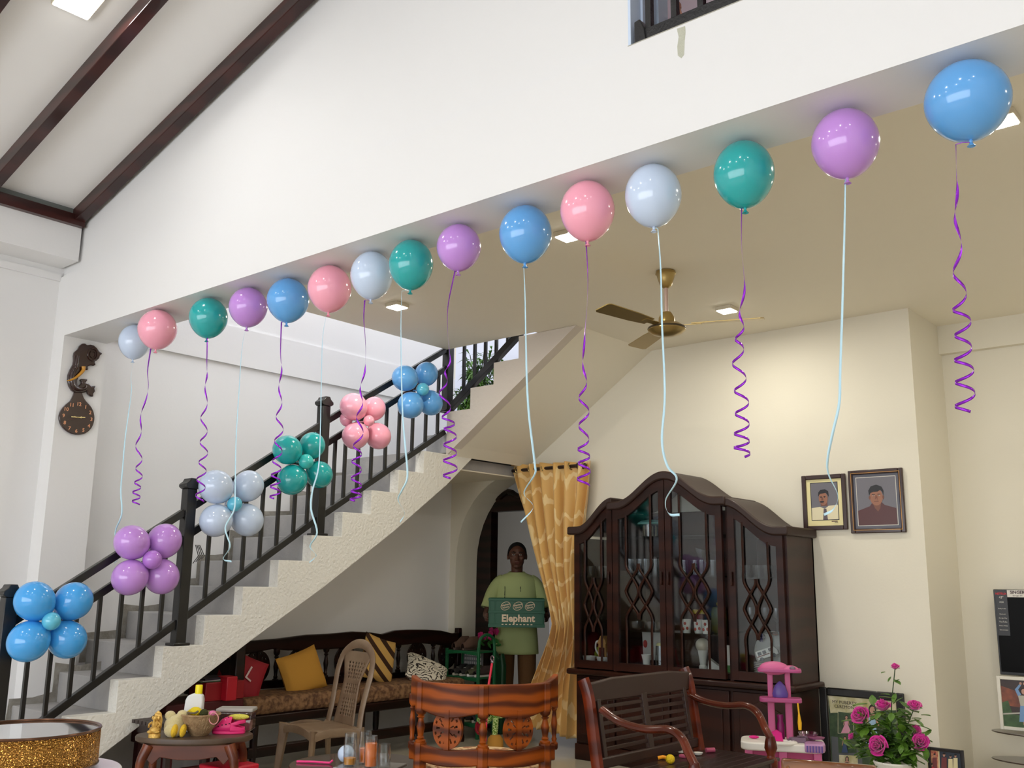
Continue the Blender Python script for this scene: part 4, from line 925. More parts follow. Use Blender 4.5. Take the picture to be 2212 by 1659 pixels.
# ------------------------------------------------------------ teak armchair seen from behind
q = at(1045, 1478, 'z', .87); th = math.atan2(-q.x, q.y)
ch = thing('teak_armchair', 'carved teak barrel chair with patterned round seat, seen from behind', 'chair', (q.x, q.y, 0), th)
RR = .40; cyy = .40
def arc(a, z, dr=0): return V(((RR+dr)*math.sin(a), cyy-(RR+dr)*math.cos(a), z))
def band(name, a0, a1, zt_, zb_, th_=.026, n=40, dz=None):
    g = G(); R0, R1 = -th_/2, th_/2; cols = []
    for i in range(n+1):
        a = a0+(a1-a0)*i/n; zt2, zb2 = zt_(a), zb_(a)
        cols.append([g.v(arc(a, zb2, R1)), g.v(arc(a, zt2, R1)), g.v(arc(a, zt2, R0)), g.v(arc(a, zb2, R0))])
    for A, B in zip(cols, cols[1:]):
        for k in range(4): g.f([A[k], B[k], B[(k+1) % 4], A[(k+1) % 4]])
    g.f(cols[0]); g.f(cols[-1][::-1]); return g.build(name, teak, ch, local=True, bevel=.006)
A1 = R_(50)
band('top_rail', -R_(62), R_(66), lambda a: .868+.035*max(0, (abs(a)-R_(46))/R_(20))**1.6, lambda a: .735-.028*abs(math.sin(a/A1*PI))**1.5+.02*(abs(a) > A1), .03)
band('lower_rail', -R_(62), R_(60), lambda a: .575-.012*abs(math.sin(a/A1*PI)), lambda a: .50-.014*abs(math.sin(a/A1*PI)), .034)
for a in (-A1, 0, A1):
    g = G(); p = arc(a, 0)
    g.tube([p+V((0, 0, .865)), p+V((0, 0, .73))], .030, 8); turned(g, p.x, p.y, .57, .745, .027); g.tube([p+V((0, 0, .58)), p+V((0, 0, .44))], .031, 8)
    g.tube([p+V((0, 0, .45)), p+V((0, 0, .40)), p+V((0, 0, .2)), p+V((0, -.03, 0))], [.024, .03, .024, .02], 10); g.build('post', teak, ch, local=True)
for a in (-R_(62), R_(63)):
    g = G(); p = arc(a, 0); turned(g, p.x, p.y, .54, .80, .020); g.build('spindle', teak, ch, local=True)
for a in (-A1/2, A1/2):
    M = Mx.Translation(arc(a, .655)) @ Mx.Rotation(a, 4, 'Z'); medallion(M, .078, .092, .020).build('back_medallion', teak, ch, local=True)
g = G(); g.lathe([(.001, .36), (.31, .36), (.335, .38), (.34, .42), (.32, .46), (.26, .485), (.001, .49)], 40, (0, .38, 0)); g.build('seat_cushion', mat('chair_batik', (164, 108, 70), .8, var=(24, (222, 188, 140), .05)), ch, local=True)
g = G(); g.lathe([(.31, .30), (.315, .31), (.315, .35), (.31, .36)], 40, (0, .38, 0)); g.build('seat_ring', teak, ch, local=True)
for sx in (-1, 1):
    g = G(); g.tube([(sx*.24, .60, .34), (sx*.26, .62, .2), (sx*.25, .61, 0)], [.03, .024, .02], 10); g.build('leg', teak, ch, local=True)

# ------------------------------------------------------------ slatted bench
bw = grain('bench_wood', (104, 36, 10), (76, 24, 7), (1, 1, 1), .26, .25, 4, 2); bd = mat('bench_back_wood', (44, 19, 10), .45, coat=.08)
be = thing('slatted_bench', 'dark varnished two-seat bench with slatted back and curved arms', 'bench', (-2.7, 4.55, 0))
Y0, Y1, BX = 4.07, 5.04, -2.94
def bx_(z): return BX-.16*(z-.42)*1.0+.06
for y, nm_ in ((Y0, 'back_post'), (Y1, 'back_post')):
    g = G(); g.tube(catmull([(bx_(.88)-.02, y, .885), (bx_(.80), y, .80), (bx_(.6), y, .6), (bx_(.42), y, .42), (bx_(.3)+.01, y, .2), (bx_(.2)-.05, y, 0)], 24), (.036, .022), 8, flat=(1, 0, 0)); g.build(nm_, bw, be)
g = G(); g.prism([(Y0-.005, .868), (Y0+.2, .885), (Y1-.2, .885), (Y1+.005, .868), (Y1, .77), (Y0, .775)], 0, .03, 'x'); g.bm.transform(Mx.Translation((bx_(.83)-.015, 0, 0))); g.build('top_rail', bd, be, bevel=.008)
g = G(); g.box(bx_(.5)-.014, bx_(.5)+.014, Y0, Y1, .47, .52); g.build('back_lower_rail', bd, be, bevel=.006)
for y in (Y0+.07, (Y0+Y1)/2, Y1-.07):
    g = G(); g.bar((bx_(.50), y, .50), (bx_(.79), y, .79), .05 if y == (Y0+Y1)/2 else .03, .022, up=(1, 0, 0)); g.build('back_stile', bd, be, bevel=.004)
for i in range(6):
    z = .555+.039*i
    for ya, yb_ in ((Y0+.085, (Y0+Y1)/2-.025), ((Y0+Y1)/2+.025, Y1-.085)):
        g = G(); g.box(bx_(z)-.006, bx_(z)+.006, ya, yb_, z-.009, z+.009); g.build('slat', bd, be, bevel=.002)
for y, pth in ((Y0, [(1300, 1533), (1340, 1560), (1395, 1575), (1445, 1576), (1472, 1594), (1487, 1625)]), (Y1, [(1478, 1493), (1520, 1514), (1565, 1524), (1610, 1524), (1636, 1540), (1652, 1572)])):
    P = [at(a, b, 'y', y) for a, b in pth]; P.append(V((P[-1].x+.03, y, P[-1].z-.05)))
    g = G(); g.tube(catmull(P, 50), (.019, .026), 10, flat=(0, 0, 1)); g.build('arm', bw, be)
    x = P[-1].x; z = P[-1].z
    g = G(); g.lathe([(.022, z+.01), (.03, z-.02), (.034, z-.05), (.02, z-.085), (.022, z-.095), (.034, z-.11), (.034, z-.13), (.028, .2), (.024, 0)], 16, (x, y, 0)); g.build('front_post', bw, be)
XF = at(1652, 1572, 'y', Y1).x+.03
for i in range(7):
    x = BX+.09+i*(XF-BX-.09)/6.6; g = G(); g.box(x, x+.062, Y0-.02, Y1+.05, .44, .46); g.build('seat_slat', mat('seat_slat_wood', (40, 18, 10), .35, coat=.15), be, bevel=.004)
g = G(); g.box(XF-.02, XF+.01, Y0, Y1, .38, .44); g.box(BX+.05, BX+.08, Y0, Y1, .38, .44); g.box(BX+.05, XF, Y0-.012, Y0+.012, .38, .44); g.box(BX+.05, XF, Y1-.012, Y1+.012, .38, .44); g.build('seat_frame', bd, be, bevel=.004)
def on_seat(px, py, z=.46): return at(px, py, 'z', z)
p = on_seat(1448, 1650); tag(G().ball((p.x, p.y, .483), (.024, .024, .023), 16).build('yellow_ball', mat('toy_yellow', (246, 206, 20), .6, bump=(160, .9)), loc=(p.x, p.y, .46)), 'small bumpy yellow ball on the bench seat', 'ball')
p = on_seat(1432, 1642); tag(G().tube([(p.x-.02, p.y-.015, .47), (p.x, p.y, .476), (p.x+.015, p.y+.02, .47)], .009, 8).build('orange_toy', mat('toy_orange', (250, 160, 20), .5), loc=(p.x, p.y, .46)), 'small orange banana-shaped toy beside the yellow ball', 'toy')
p = on_seat(1472, 1625); t = thing('green_toy', 'bright lime green rounded toy under the bench arm', 'toy', (p.x, p.y, .46)); G().ball((p.x, p.y, .495), (.026, .026, .02), 16).build('cap', mat('toy_lime', (130, 224, 40), .4), t); G().lathe([(.018, .46), (.022, .48)], 14, (p.x, p.y, 0)).build('foot', china, t)
p = on_seat(1536, 1626); tag(G().tube([(p.x-.02, p.y-.02, .473), (p.x+.01, p.y+.02, .473)], .013, 14).build('pink_tube', mat('toy_rose', (178, 78, 108), .5), loc=(p.x, p.y, .46)), 'small dusty pink cylinder toy on the bench seat', 'toy')
p = on_seat(1508, 1632); tag(G().lathe([(.008, .4605), (.02, .465), (.026, .476), (.024, .476), (.001, .467)], 18, (p.x, p.y, 0)).build('toy_cup', china, loc=(p.x, p.y, .46)), 'tiny white toy saucer between the pink toys on the bench', 'toy cup')
p = on_seat(1476, 1637); tag(G().box(p.x-.02, p.x+.02, p.y-.015, p.y+.015, .4605, .477).build('pink_block', mat('toy_rose', (178, 78, 108), .5), loc=(p.x, p.y, .46), bevel=.005), 'small pink toy block in front of the lime green toy', 'toy')

# ------------------------------------------------------------ person in the doorway
pp_ = at(1116, 1300, 'y', 7.42); PR = math.atan2(-pp_.x, pp_.y)+0.0
pz = math.atan2(pp_.x, -pp_.y); pz = math.atan2(CAMP.x-pp_.x, -(CAMP.y-pp_.y))
per = thing('person', 'man in pale green T-shirt and brown trousers carrying a green crate in the doorway', 'person', (pp_.x, pp_.y, 0), pz)
skinm = mat('skin', (92, 58, 44), .5, var=(9, (104, 66, 50), .3))
g = G()
# legs, hips, torso, neck
for s in (-1, 1):
    g.tube(catmull([(s*.09, 0, .95), (s*.10, -.01, .75), (s*.10, -.015, .5), (s*.105, .02, .3), (s*.11, .03, .09)], 16), [(.085-.045*(i/16)**.8) for i in range(17)], 12)
    g.ball((s*.115, -.05, .045), (.045, .12, .045), 14)
g.tube(catmull([(0, 0, .88), (0, -.005, 1.0), (0, -.01, 1.15), (0, 0, 1.32), (0, .005, 1.42)], 16), [(.165, .11), (.16, .11), (.155, .105), (.15, .10), (.148, .10), (.15, .10), (.155, .105), (.16, .11), (.165, .112), (.17, .115), (.175, .115), (.178, .115), (.18, .11), (.18, .105), (.17, .095), (.14, .085), (.08, .07)], 20, flat=(1, 0, 0))
g.tube([(0, .005, 1.40), (0, -.005, 1.46), (0, -.012, 1.53)], [.066, .056, .058], 14)
# arms reach forward to the ends of the crate
for s in (-1, 1):
    g.tube(catmull([(s*.14, 0, 1.345), (s*.19, -.005, 1.305), (s*.25, .0, 1.18), (s*.275, -.03, 1.085)], 12), [.050-.011*i/12 for i in range(13)], 12)
    g.tube(catmull([(s*.275, -.03, 1.085), (s*.29, -.12, 1.05), (s*.285, -.235, 1.05)], 10), [.041-.015*i/10 for i in range(11)], 12)
    g.ball((s*.285, -.275, 1.045), (.022, .048, .042), 12)
    for k in range(4):
        z = 1.075-.021*k; ln = (.9, 1.0, .96, .78)[k]
        g.tube([(s*.290, -.305, z), (s*.287, -.305-.028*ln, z-.004), (s*.275, -.305-.05*ln, z-.008), (s*.262, -.305-.058*ln, z-.012)], [.0098, .0094, .0088, .0078], 8)
    g.tube([(s*.285, -.26, 1.085), (s*.277, -.28, 1.105), (s*.268, -.31, 1.112)], [.012, .0105, .009], 8)
# head
HZ = 1.612; hy = -.02; HM = Mx.Translation((0, hy, HZ)) @ Mx.Diagonal((1.15, 1.08, 1.07, 1)) @ Mx.Translation((0, -hy, -HZ)); g.m = HM
g.ball((0, hy+.012, HZ+.020), (.076, .096, .096), 22); g.ball((0, hy-.018, HZ-.045), (.060, .072, .068), 20); g.ball((0, hy-.055, HZ-.094), (.030, .026, .022), 12)
g.tube([(0, hy-.082, HZ+.012), (0, hy-.096, HZ-.012), (0, hy-.108, HZ-.034)], [.008, .010, .014], 8); g.ball((-.014, hy-.094, HZ-.036), (.009, .010, .008), 8); g.ball((.014, hy-.094, HZ-.036), (.009, .010, .008), 8)
g.ball((0, hy-.083, HZ-.062), (.025, .012, .0065), 10); g.ball((0, hy-.081, HZ-.073), (.022, .012, .0075), 10)
for s in (-1, 1):
    g.ball((s*.078, hy+.02, HZ-.005), (.010, .018, .032), 10); g.ball((s*.030, hy-.079, HZ+.026), (.024, .012, .0075), 8); g.ball((s*.042, hy-.062, HZ-.022), (.020, .020, .017), 8)
g.build('body', skinm, per, local=True, remesh=.0055)
g = G(HM)
for s in (-1, 1): g.ball((s*.029, hy-.0835, HZ+.008), (.0125, .007, .0065), 12)
e_ = g.build('eyes', mat('eye_white', (200, 192, 182), .2), per, local=True)
g = G(HM)
for s in (-1, 1): g.ball((s*.029, hy-.0890, HZ+.008), (.0055, .003, .0058), 10)
g.build('irises', mat('iris', (20, 12, 10), .2), e_, local=True)
g = G(HM)
for s in (-1, 1): g.tube([(s*.012, hy-.091, HZ+.026), (s*.03, hy-.0935, HZ+.033), (s*.05, hy-.080, HZ+.028)], [.003, .0042, .002], 6)
g.build('eyebrows', mat('hair_black', (16, 13, 12), .95, bump=(350, 1.0)), per, local=True)
g = G(HM); n = 24
def hr(u, v):
    a = 2*PI*u; zlow = .028+.028*math.cos(a+PI/2*0-PI/2+PI)**1 if 0 else 0
    fr = -math.sin(a)   # 1 at the forehead
    t0 = .05+.0*fr; low = .70 if fr < .2 else .70-.38*(fr-.2)/.8
    ph = v*low*PI*.82
    return (.0805*math.sin(ph)*math.cos(a), hy+.014+.100*math.sin(ph)*math.sin(a), HZ+.024+.101*math.cos(ph))
g.grid(hr, 32, 12); g.build('hair', MT['hair_black'], per, local=True, solid=.004, weld=True)
g = G(HM); g.ball((0, hy-.0905, HZ-.0615), (.021, .006, .0042), 10); g.ball((0, hy-.0885, HZ-.0720), (.018, .007, .0050), 10); g.build('lips', mat('lips', (92, 46, 42), .5), per, local=True)
g = G(HM); g.ball((0, hy-.076, HZ-.050), (.024, .006, .003), 8); g.ball((0, hy-.068, HZ-.100), (.020, .010, .008), 8); g.build('stubble', mat('stubble', (38, 26, 22), .8), per, local=True)
tsh = mat('tshirt_green', (184, 196, 132), .85, bump=(12, .25))
g = G()
g.tube(catmull([(0, 0, .69), (0, -.005, .85), (0, -.012, 1.0), (0, -.012, 1.15), (0, -.002, 1.32), (0, .003, 1.405), (0, .002, 1.455)], 24), [(.215, .145), (.212, .143), (.21, .14), (.207, .138), (.204, .136), (.20, .134), (.196, .132), (.193, .130), (.192, .128), (.192, .128), (.193, .128), (.195, .128), (.197, .128), (.20, .128), (.203, .128), (.207, .128), (.210, .127), (.21, .125), (.208, .121), (.20, .115), (.185, .108), (.16, .098), (.125, .088), (.092, .078), (.078, .07)], 28, cap=False, flat=(1, 0, 0))
g.build('tshirt', tsh, per, local=True, solid=.005)
for s in (-1, 1):
    g = G(); g.tube(catmull([(s*.12, .0, 1.375), (s*.19, -.005, 1.325), (s*.25, .0, 1.20), (s*.278, -.015, 1.11)], 14), [.066+.002*math.sin(i)+.002*i/14 for i in range(15)], 18, cap=False); g.build('sleeve', tsh, per, local=True, solid=.005)
g = G(); g.loop([(.073*math.cos(a*2*PI/24), .006+.066*math.sin(a*2*PI/24), 1.452+.012*math.sin(a*2*PI/24)) for a in range(24)], .0085, 6); g.build('collar', tsh, per, local=True)
g = G(); random.seed(3)
for x in (-.115, .035):
    for k in range(9): g.box(x-.004+random.uniform(-.001, .001), x+.004, -.1335, -.1305, 1.20+.0135*k, 1.209+.0135*k+random.uniform(-.002, .001))
g.build('print_strip', mat('print_black', (26, 26, 24), .7), per, local=True)
trm = mat('brown_trousers', (104, 70, 34), .85, bump=(14, .2))
g = G()
for s in (-1, 1): g.tube(catmull([(s*.075, 0, .93), (s*.10, -.01, .75), (s*.105, -.015, .5), (s*.11, .015, .3), (s*.115, .03, .10)], 16), [.098-.022*(i/16) for i in range(17)], 18)
g.tube([(0, 0, .80), (0, 0, .90), (0, 0, .98)], [(.16, .11), (.165, .112), (.16, .108)], 22, flat=(1, 0, 0)); g.build('trousers', trm, per, local=True, remesh=.008)

# green crate held in front of him
cm = mat('crate_green', (14, 82, 56), .45); cw = mat('crate_print', (226, 206, 176), .6)
Mc = PM[per.name] @ Mx.Translation((0, -.40, .955))
cr_ = thing('drinks_crate', 'green plastic drinks crate with pale Elephant lettering held by the man', 'crate', Mc.translation, pz)
g = G(); W2, D2, H_ = .255, .15, .26
for s in (-1, 1): g.box(-W2, W2, s*D2-.006, s*D2+.006, 0, H_)
g.box(-W2, W2, -D2, D2, 0, .012)
cwall = g.build('walls', cm, cr_, local=True, bevel=.004)
for s in (-1, 1):
    g = G(); x0, x1 = sorted((s*W2, s*(W2-.012))); g.box(x0, x1, -D2, D2, 0, .15); g.box(x0, x1, -D2, D2, .21, H_); g.box(x0, x1, -D2, -.06, .15, .21); g.box(x0, x1, .06, D2, .15, .21); g.build('end_wall', cm, cr_, local=True)
g = G()
for z in (.0, .125, .235): g.box(-W2-.004, W2+.004, -D2-.011, -D2-.006, z, z+(.022 if z else .03))
for x in (-W2, -W2+.055, W2-.02): g.box(x, x+.012, -D2-.010, -D2-.006, 0, H_)
g.build('ribs', cm, cr_, local=True, bevel=.002)
yf = -D2-.0115; g = G()
g.text('Elephant', .088, Mx.Translation((.015, yf-.0, .052)) @ XZ(), .001, bold=.0028)
for i in range(9): g.box(-.135+.033*i, -.118+.033*i, yf-.001, yf, .022, .030)
g.build('lettering', cw, cwall, local=True, smooth=False)
for i, x in enumerate((-.10, .012, .122)):
    g = G(); g.loop([(x+.043*math.cos(a*2*PI/24), yf, .19+.036*math.sin(a*2*PI/24)+.008*math.cos(a*2*PI/24)) for a in range(24)], .0028, 5)
    g.text('elephant', .022, Mx.Translation((x, yf-.001, .194)) @ XZ() @ Mx.Rotation(R_(12), 4, 'Z'), .0006, shear=.2, bold=.0006); g.text('house', .024, Mx.Translation((x, yf-.001, .172)) @ XZ() @ Mx.Rotation(R_(12), 4, 'Z'), .0006, shear=.2, bold=.0006)
    g.build('oval_logo', cw, cwall, local=True, smooth=False)

# ------------------------------------------------------------ shoe rack by the arch
grn = mat('rack_green', (22, 92, 54), .45)
rx0, rx1, ry0, ry1 = -6.42, -6.03, 6.66, 6.90
t = thing('shoe_rack', 'green plastic shoe rack beside the sofa at the foot of the arch', 'shoe rack', (-6.22, 6.78, 0))
for z in (.13, .52, .745):
    g = G(); g.box(rx0, rx1, ry0, ry1, z-.014, z); g.prism([(rx0, z), (rx1, z), (rx1, z-.035), (-6.22, z-.022), (rx0, z-.035)], ry0-.006, ry0, 'y'); g.build('shelf', grn, t, bevel=.003)
for x in (rx0, rx1):
    for y in (ry0+.012, ry1-.012): g = G(); g.box(x-.012, x+.012, y-.012, y+.012, 0, .76 if y > 6.8 or x < -6.2 else .78); g.build('post', grn, t, bevel=.003)
g = G(); g.tube(catmull([(rx1, ry0+.012, .75), (rx1, ry0+.03, .85), (rx1, 6.78, .89), (rx1, ry1-.03, .85), (rx1, ry1-.012, .75)], 20), .014, 8); g.build('handle', grn, t)
def shoe(name, label, x, y, z, col, L=.20, sole=(214, 206, 192), rz=0, hgt=.075):
    t = thing(name, label, 'shoe', (x, y, z), rz)
    def up(u, v):
        yy = -L/2+L*u; hh = hgt*(.55+.45*min(1, max(0, (u-.25)/.3))) if u > .08 else hgt*.45; w_ = .036*(1-.35*(2*u-1)**2)
        a = PI*v; return (w_*math.cos(a), yy, .018+hh*math.sin(a)**.8)
    g = G(); g.grid(up, 16, 10); g.build('upper', mat('shoe_%d_%d_%d' % col, col, .8), t, local=True, solid=.003)
    g = G(); g.prism([(.038*math.sin(a)*(1 if math.cos(a) < 0 else .9), -L/2*math.cos(a)) for a in [i*2*PI/24 for i in range(24)]], 0, .022, 'z'); g.build('sole', mat('sole_%d' % sole[0], sole, .6), t, local=True, bevel=.004)
    g = G()
    for k in range(4): g.tube([(-.014, -.035+.018*k, .070), (.014, -.035+.018*k, .070)], .003, 5)
    g.build('laces', mat('laces', (180, 176, 168), .8), t, local=True)
shoe('sneaker', 'dark grey trainer at the left end of the middle rack shelf', -6.36, 6.79, .52, (52, 48, 46))
shoe('sneaker', 'second dark grey trainer on the middle shelf of the green rack', -6.27, 6.79, .52, (50, 47, 44))
shoe('sneaker', 'olive trainer with white sole on the middle rack shelf', -6.18, 6.79, .52, (88, 86, 62), sole=(230, 226, 218))
shoe('sneaker', 'dark patterned trainer at the right end of the middle rack shelf', -6.09, 6.79, .52, (66, 50, 50), sole=(230, 226, 218))
shoe('brown_shoe', 'brown ankle shoe on the top shelf of the green rack', -6.33, 6.76, .746, (74, 52, 40), sole=(60, 44, 36), hgt=.10)
shoe('brown_shoe', 'second brown shoe toward the middle of the top rack shelf', -6.23, 6.77, .746, (84, 60, 48), sole=(60, 44, 36), hgt=.10)
shoe('sandal_shoe', 'dark shoe with pale sole on the bottom rack shelf', -6.20, 6.78, .131, (48, 36, 34), sole=(200, 184, 150))
shoe('sandal_shoe', 'dark shoe beside the posts on the bottom rack shelf', -6.10, 6.78, .131, (44, 40, 44))
t = thing('storage_basket', 'grey perforated plastic basket behind the shoes on the rack', 'basket', (-6.32, 6.88, .53))
g = G(); g.box(-6.40, -6.16, 6.876, 6.884, .60, .72)
for r_ in range(3):
    for k in range(9): g.mi = 1; g.box(-6.385+.024*k, -6.375+.024*k, 6.874, 6.8765, .615+.036*r_, .637+.036*r_)
g.build('side', [mat('basket_grey', (112, 112, 112), .5), mat('basket_hole', (196, 194, 188), .6)], t, smooth=False)
# pink flowers and bags behind
t = thing('flower_pot', 'bunch of magenta flowers behind the shoe rack', 'flowers', (-6.22, 7.25, .6))
fpt = at(1055, 1375, 'y', 7.15); random.seed(4)
for k in range(9):
    c = V((fpt.x+random.uniform(-.09, .09), 7.15+random.uniform(-.05, .05), fpt.z+random.uniform(-.03, .07))); g = G()
    for j in range(5): a = j*1.257; g.ball(c+V((.018*math.cos(a), -.005, .018*math.sin(a))), (.016, .008, .016), 8)
    g.build('bloom', mat('magenta', (178, 20, 96), .6), t)
g = G()
for k in range(14): c = V((fpt.x+random.uniform(-.10, .12), 7.16, fpt.z+random.uniform(-.09, 0))); g.ball(c, (.035, .008, .014), 8, Mx.Rotation(random.uniform(-1, 1), 4, 'Y'))
o = g.build('foliage', mat('leaf_mid', (40, 110, 36), .6), t); o['kind'] = 'stuff'
g = G(); g.lathe([(.06, 0), (.09, .5), (.001, .5)], 18, (fpt.x, 7.17, .05)); g.build('pot', mat('pot_dark', (40, 60, 40), .5), t)
tag(G(Mx.Translation((-6.13, 7.06, 0))).prism([(-.07, 0), (.07, 0), (.08, .6), (.05, .72), (.02, .66), (-.05, .74), (-.09, .5)], -.03, .03, 'y').build('shopping_bag', mat('bag_green', (20, 64, 36), .5), loc=(-6.13, 7.06, 0), bevel=.02), 'dark green carrier bag standing between the shoe rack and the man', 'bag')
# plush cactus
cg = mat('cactus_plush', (96, 138, 40), .9, var=(90, (206, 222, 150), .03))
q = at(1072, 1590, 'y', 6.45); k0 = V((q.x, 6.45, 0)); zz = lambda py: at(1072, py, 'y', 6.45).z
t = thing('plush_cactus', 'green dotted plush cactus toy standing on the floor behind the teak chair', 'soft toy', (k0.x, 6.45, 0))
def cp_(px, py): return at(px, py, 'y', 6.45)
g = G(); g.tube([cp_(1068, 1592), cp_(1070, 1570), cp_(1072, 1545), cp_(1064, 1528), cp_(1062, 1512)], [.022, .026, .027, .022, .012], 12); g.build('stem', cg, t)
g = G(); g.tube(catmull([cp_(1064, 1548), cp_(1050, 1560), cp_(1040, 1560), cp_(1032, 1552)], 14), [.02]*14+[.012], 10); g.build('arm', cg, t)
g = G(); g.tube(catmull([cp_(1074, 1545), cp_(1085, 1545), cp_(1095, 1532), cp_(1098, 1522)], 14), [.022]*14+[.014], 10); g.build('arm', cg, t)
b0 = cp_(1070, 1596); g = G(); g.lathe([(.045, 0), (.07, .01), (.065, b0.z), (.04, b0.z+.03), (.001, b0.z+.035)], 22, (b0.x, 6.45, 0)); g.build('pot', mat('pot_ochre', (190, 134, 50), .85), t)
c0 = cp_(1036, 1572); g = G(Mx.Translation(c0)); g.loop([(.04*math.cos(a*.4), 0, .05*math.sin(a*.4)) for a in range(15)], .012, 6); g.ball((0, 0, 0), (.03, .012, .04), 10)
tag(g.build('red_toy_wheel', mat('toy_red', (156, 22, 40), .5), loc=c0), 'small red round toy beside the plush cactus', 'toy')
p0 = at(1054, 1490, 'y', 5.2); p1 = at(1063, 1432, 'y', 5.25); 
t = thing('back_scratcher', 'thin bright red stick with a metal ring end rising behind the teak chair', 'stick', (p0.x, p0.y, .5))
g = G(); g.tube([p0-V((.02, .02, .75)), p0, p1], .008, 8); g.build('handle', mat('stick_red', (214, 26, 60), .35), t)
g = G(Mx.Translation(p1+V((0, 0, .03)))); g.loop([(.014*math.cos(a*.4), 0, .016*math.sin(a*.4)) for a in range(15)], .005, 6); g.ball((0, 0, -.024), (.014, .01, .012), 10); g.build('tip', mat('tip_metal', (150, 130, 140), .25, metal=.8), t)

# ------------------------------------------------------------ plant on the landing
t = thing('leafy_plant', 'bushy green potted plant at the stair turn by the bright wall', 'plant', (-5.85, 6.4, 2.598))
_p = at(984, 850, 'y', 6.4); plx, ply = -5.85, 6.4; random.seed(11)
g = G(); g.lathe([(.09, 2.598), (.115, 2.598+.24), (.12, 2.598+.26), (.10, 2.598+.26), (.001, 2.598+.28)], 24, (plx, ply, 0)); g.build('pot', mat('pot_black', (30, 28, 28), .5), t)
g = G(); lv = G()
for s in range(44):
    a = random.uniform(0, 2*PI); r = random.uniform(.05, .30); h = random.uniform(.15, .82); b0 = V((plx, ply, 2.598+.25)); tip = V((plx+r*math.cos(a), ply+r*math.sin(a)*.8, 2.598+h))
    C = catmull([b0, b0.lerp(tip, .5)+V((0, 0, .06)), tip], 10); g.tube(C, .004, 5)
    for c in C[3:]:
        for k in range(3):
            d = V((random.uniform(-1, 1), random.uniform(-1, 1), random.uniform(-.5, .35))).normalized(); L = random.uniform(.09, .15); sd = d.cross(V((0, 0, 1))).normalized()*.014
            m_ = c+d*L*.5+V((0, 0, .01)); e = c+d*L-V((0, 0, .025)); lv.f([lv.v(c), lv.v(m_-sd), lv.v(e), lv.v(m_+sd)])
g.build('stem', mat('stem_green', (60, 74, 36), .7), t)
o = lv.build('foliage', mat('leaf_dark', (46, 92, 34), .5, var=(12, (104, 150, 52), .2)), t, smooth=False); o['kind'] = 'stuff'

# ------------------------------------------------------------ left: oval table with things on it
oc = at(421, 1586, 'z', .50)
t = thing('oval_side_table', 'oval brown wooden side table crowded with a basket, bottle and toys', 'table', (oc.x, oc.y, 0), R_(46))
ow = grain('old_table_wood', (112, 52, 22), (88, 38, 16), (1, 1, 1), .35, .3, 6, 2); ot = mat('old_table_top', (70, 54, 42), .45, var=(8, (92, 72, 54), .25))
g = G(); g.lathe([(.001, .465), (.30, .465), (.318, .475), (.32, .49), (.315, .50), (.001, .50)], 48, sy=.62); g.build('tabletop', ot, t, local=True)
for s in (-1, 1):
    g = G(); g.prism([(-.22, .465), (.22, .465), (.22, .39), (.19, .36), (.15, .40), (.05, .385), (-.05, .385), (-.15, .40), (-.19, .36), (-.22, .39)], s*.13-.008, s*.13+.008, 'y'); g.build('apron', ow, t, local=True, bevel=.003)
    g = G(); g.prism([(-.13, .465), (.13, .465), (.13, .40), (0, .42), (-.13, .40)], s*.22-.008, s*.22+.008, 'x'); g.build('apron', ow, t, local=True, bevel=.003)
    for u in (-1, 1):
        g = G(); g.tube(catmull([(s*.215, u*.125, .46), (s*.25, u*.145, .36), (s*.24, u*.14, .2), (s*.21, u*.125, .1), (s*.24, u*.14, 0)], 18), [.032-.014*math.sin(PI*i/22) for i in range(19)], 10); g.build('leg', ow, t, local=True)
def on_tab(px, py): return at(px, py, 'z', .50)
p = on_tab(333, 1593); t = thing('gold_figurine', 'small gold seated deity figurine at the left edge of the oval table', 'figurine', (p.x, p.y, .5), R_(30))
gm = mat('gold_resin', (214, 172, 88), .3, metal=.45, bump=(90, .6))
g = G(); g.lathe([(.034, 0), (.034, .015), (.028, .022), (.001, .022)], 20, sy=.8); g.ball((0, -.002, .04), (.030, .024, .022), 14); g.ball((0, 0, .068), (.020, .016, .024), 14); g.ball((0, -.004, .10), (.013, .012, .015), 12); g.tube([(0, -.015, .098), (.004, -.024, .08), (.008, -.022, .065)], .005, 6)
for s in (-1, 1): g.ball((s*.016, 0, .102), (.008, .004, .011), 8); g.tube([(s*.018, 0, .08), (s*.032, -.006, .068), (s*.026, -.02, .056)], .006, 6); g.ball((s*.02, -.014, .03), (.016, .018, .010), 10)
g.build('figure', gm, t, local=True)
g = G(); g.prism([(-.022, .02), (.022, .02), (.028, .09), (.018, .125), (0, .138), (-.018, .125), (-.028, .09)], .02, .028, 'y'); g.build('backplate', gm, t, local=True, bevel=.003)
p = on_tab(375, 1590); t = thing('plush_toy', 'pale yellow plush rabbit-like toy lying left of the basket', 'soft toy', (p.x, p.y, .5), R_(48))
pm_ = mat('plush_cream', (226, 208, 150), .95, bump=(220, .9), sheen=.5); py_ = mat('plush_yellow', (240, 196, 50), .95, bump=(220, .8))
g = G(); g.ball((0, 0, .055), (.056, .05, .062), 18, Mx.Rotation(R_(20), 4, 'Y')); g.ball((.0, -.03, .035), (.05, .035, .04), 14); g.build('body', pm_, t, local=True)
for dx, dz, m2 in ((-.016, .108, pm_), (.024, .112, pm_)):
    g = G(); g.ball((dx*1.6, .0, dz), (.030, .024, .026), 14); g.build('ear', m2, t, local=True)
for dx in (.012, .058):
    g = G(); g.ball((dx, -.055, .035), (.018, .026, .036), 14, Mx.Rotation(R_(10), 4, 'Y')); g.build('paw', py_, t, local=True)
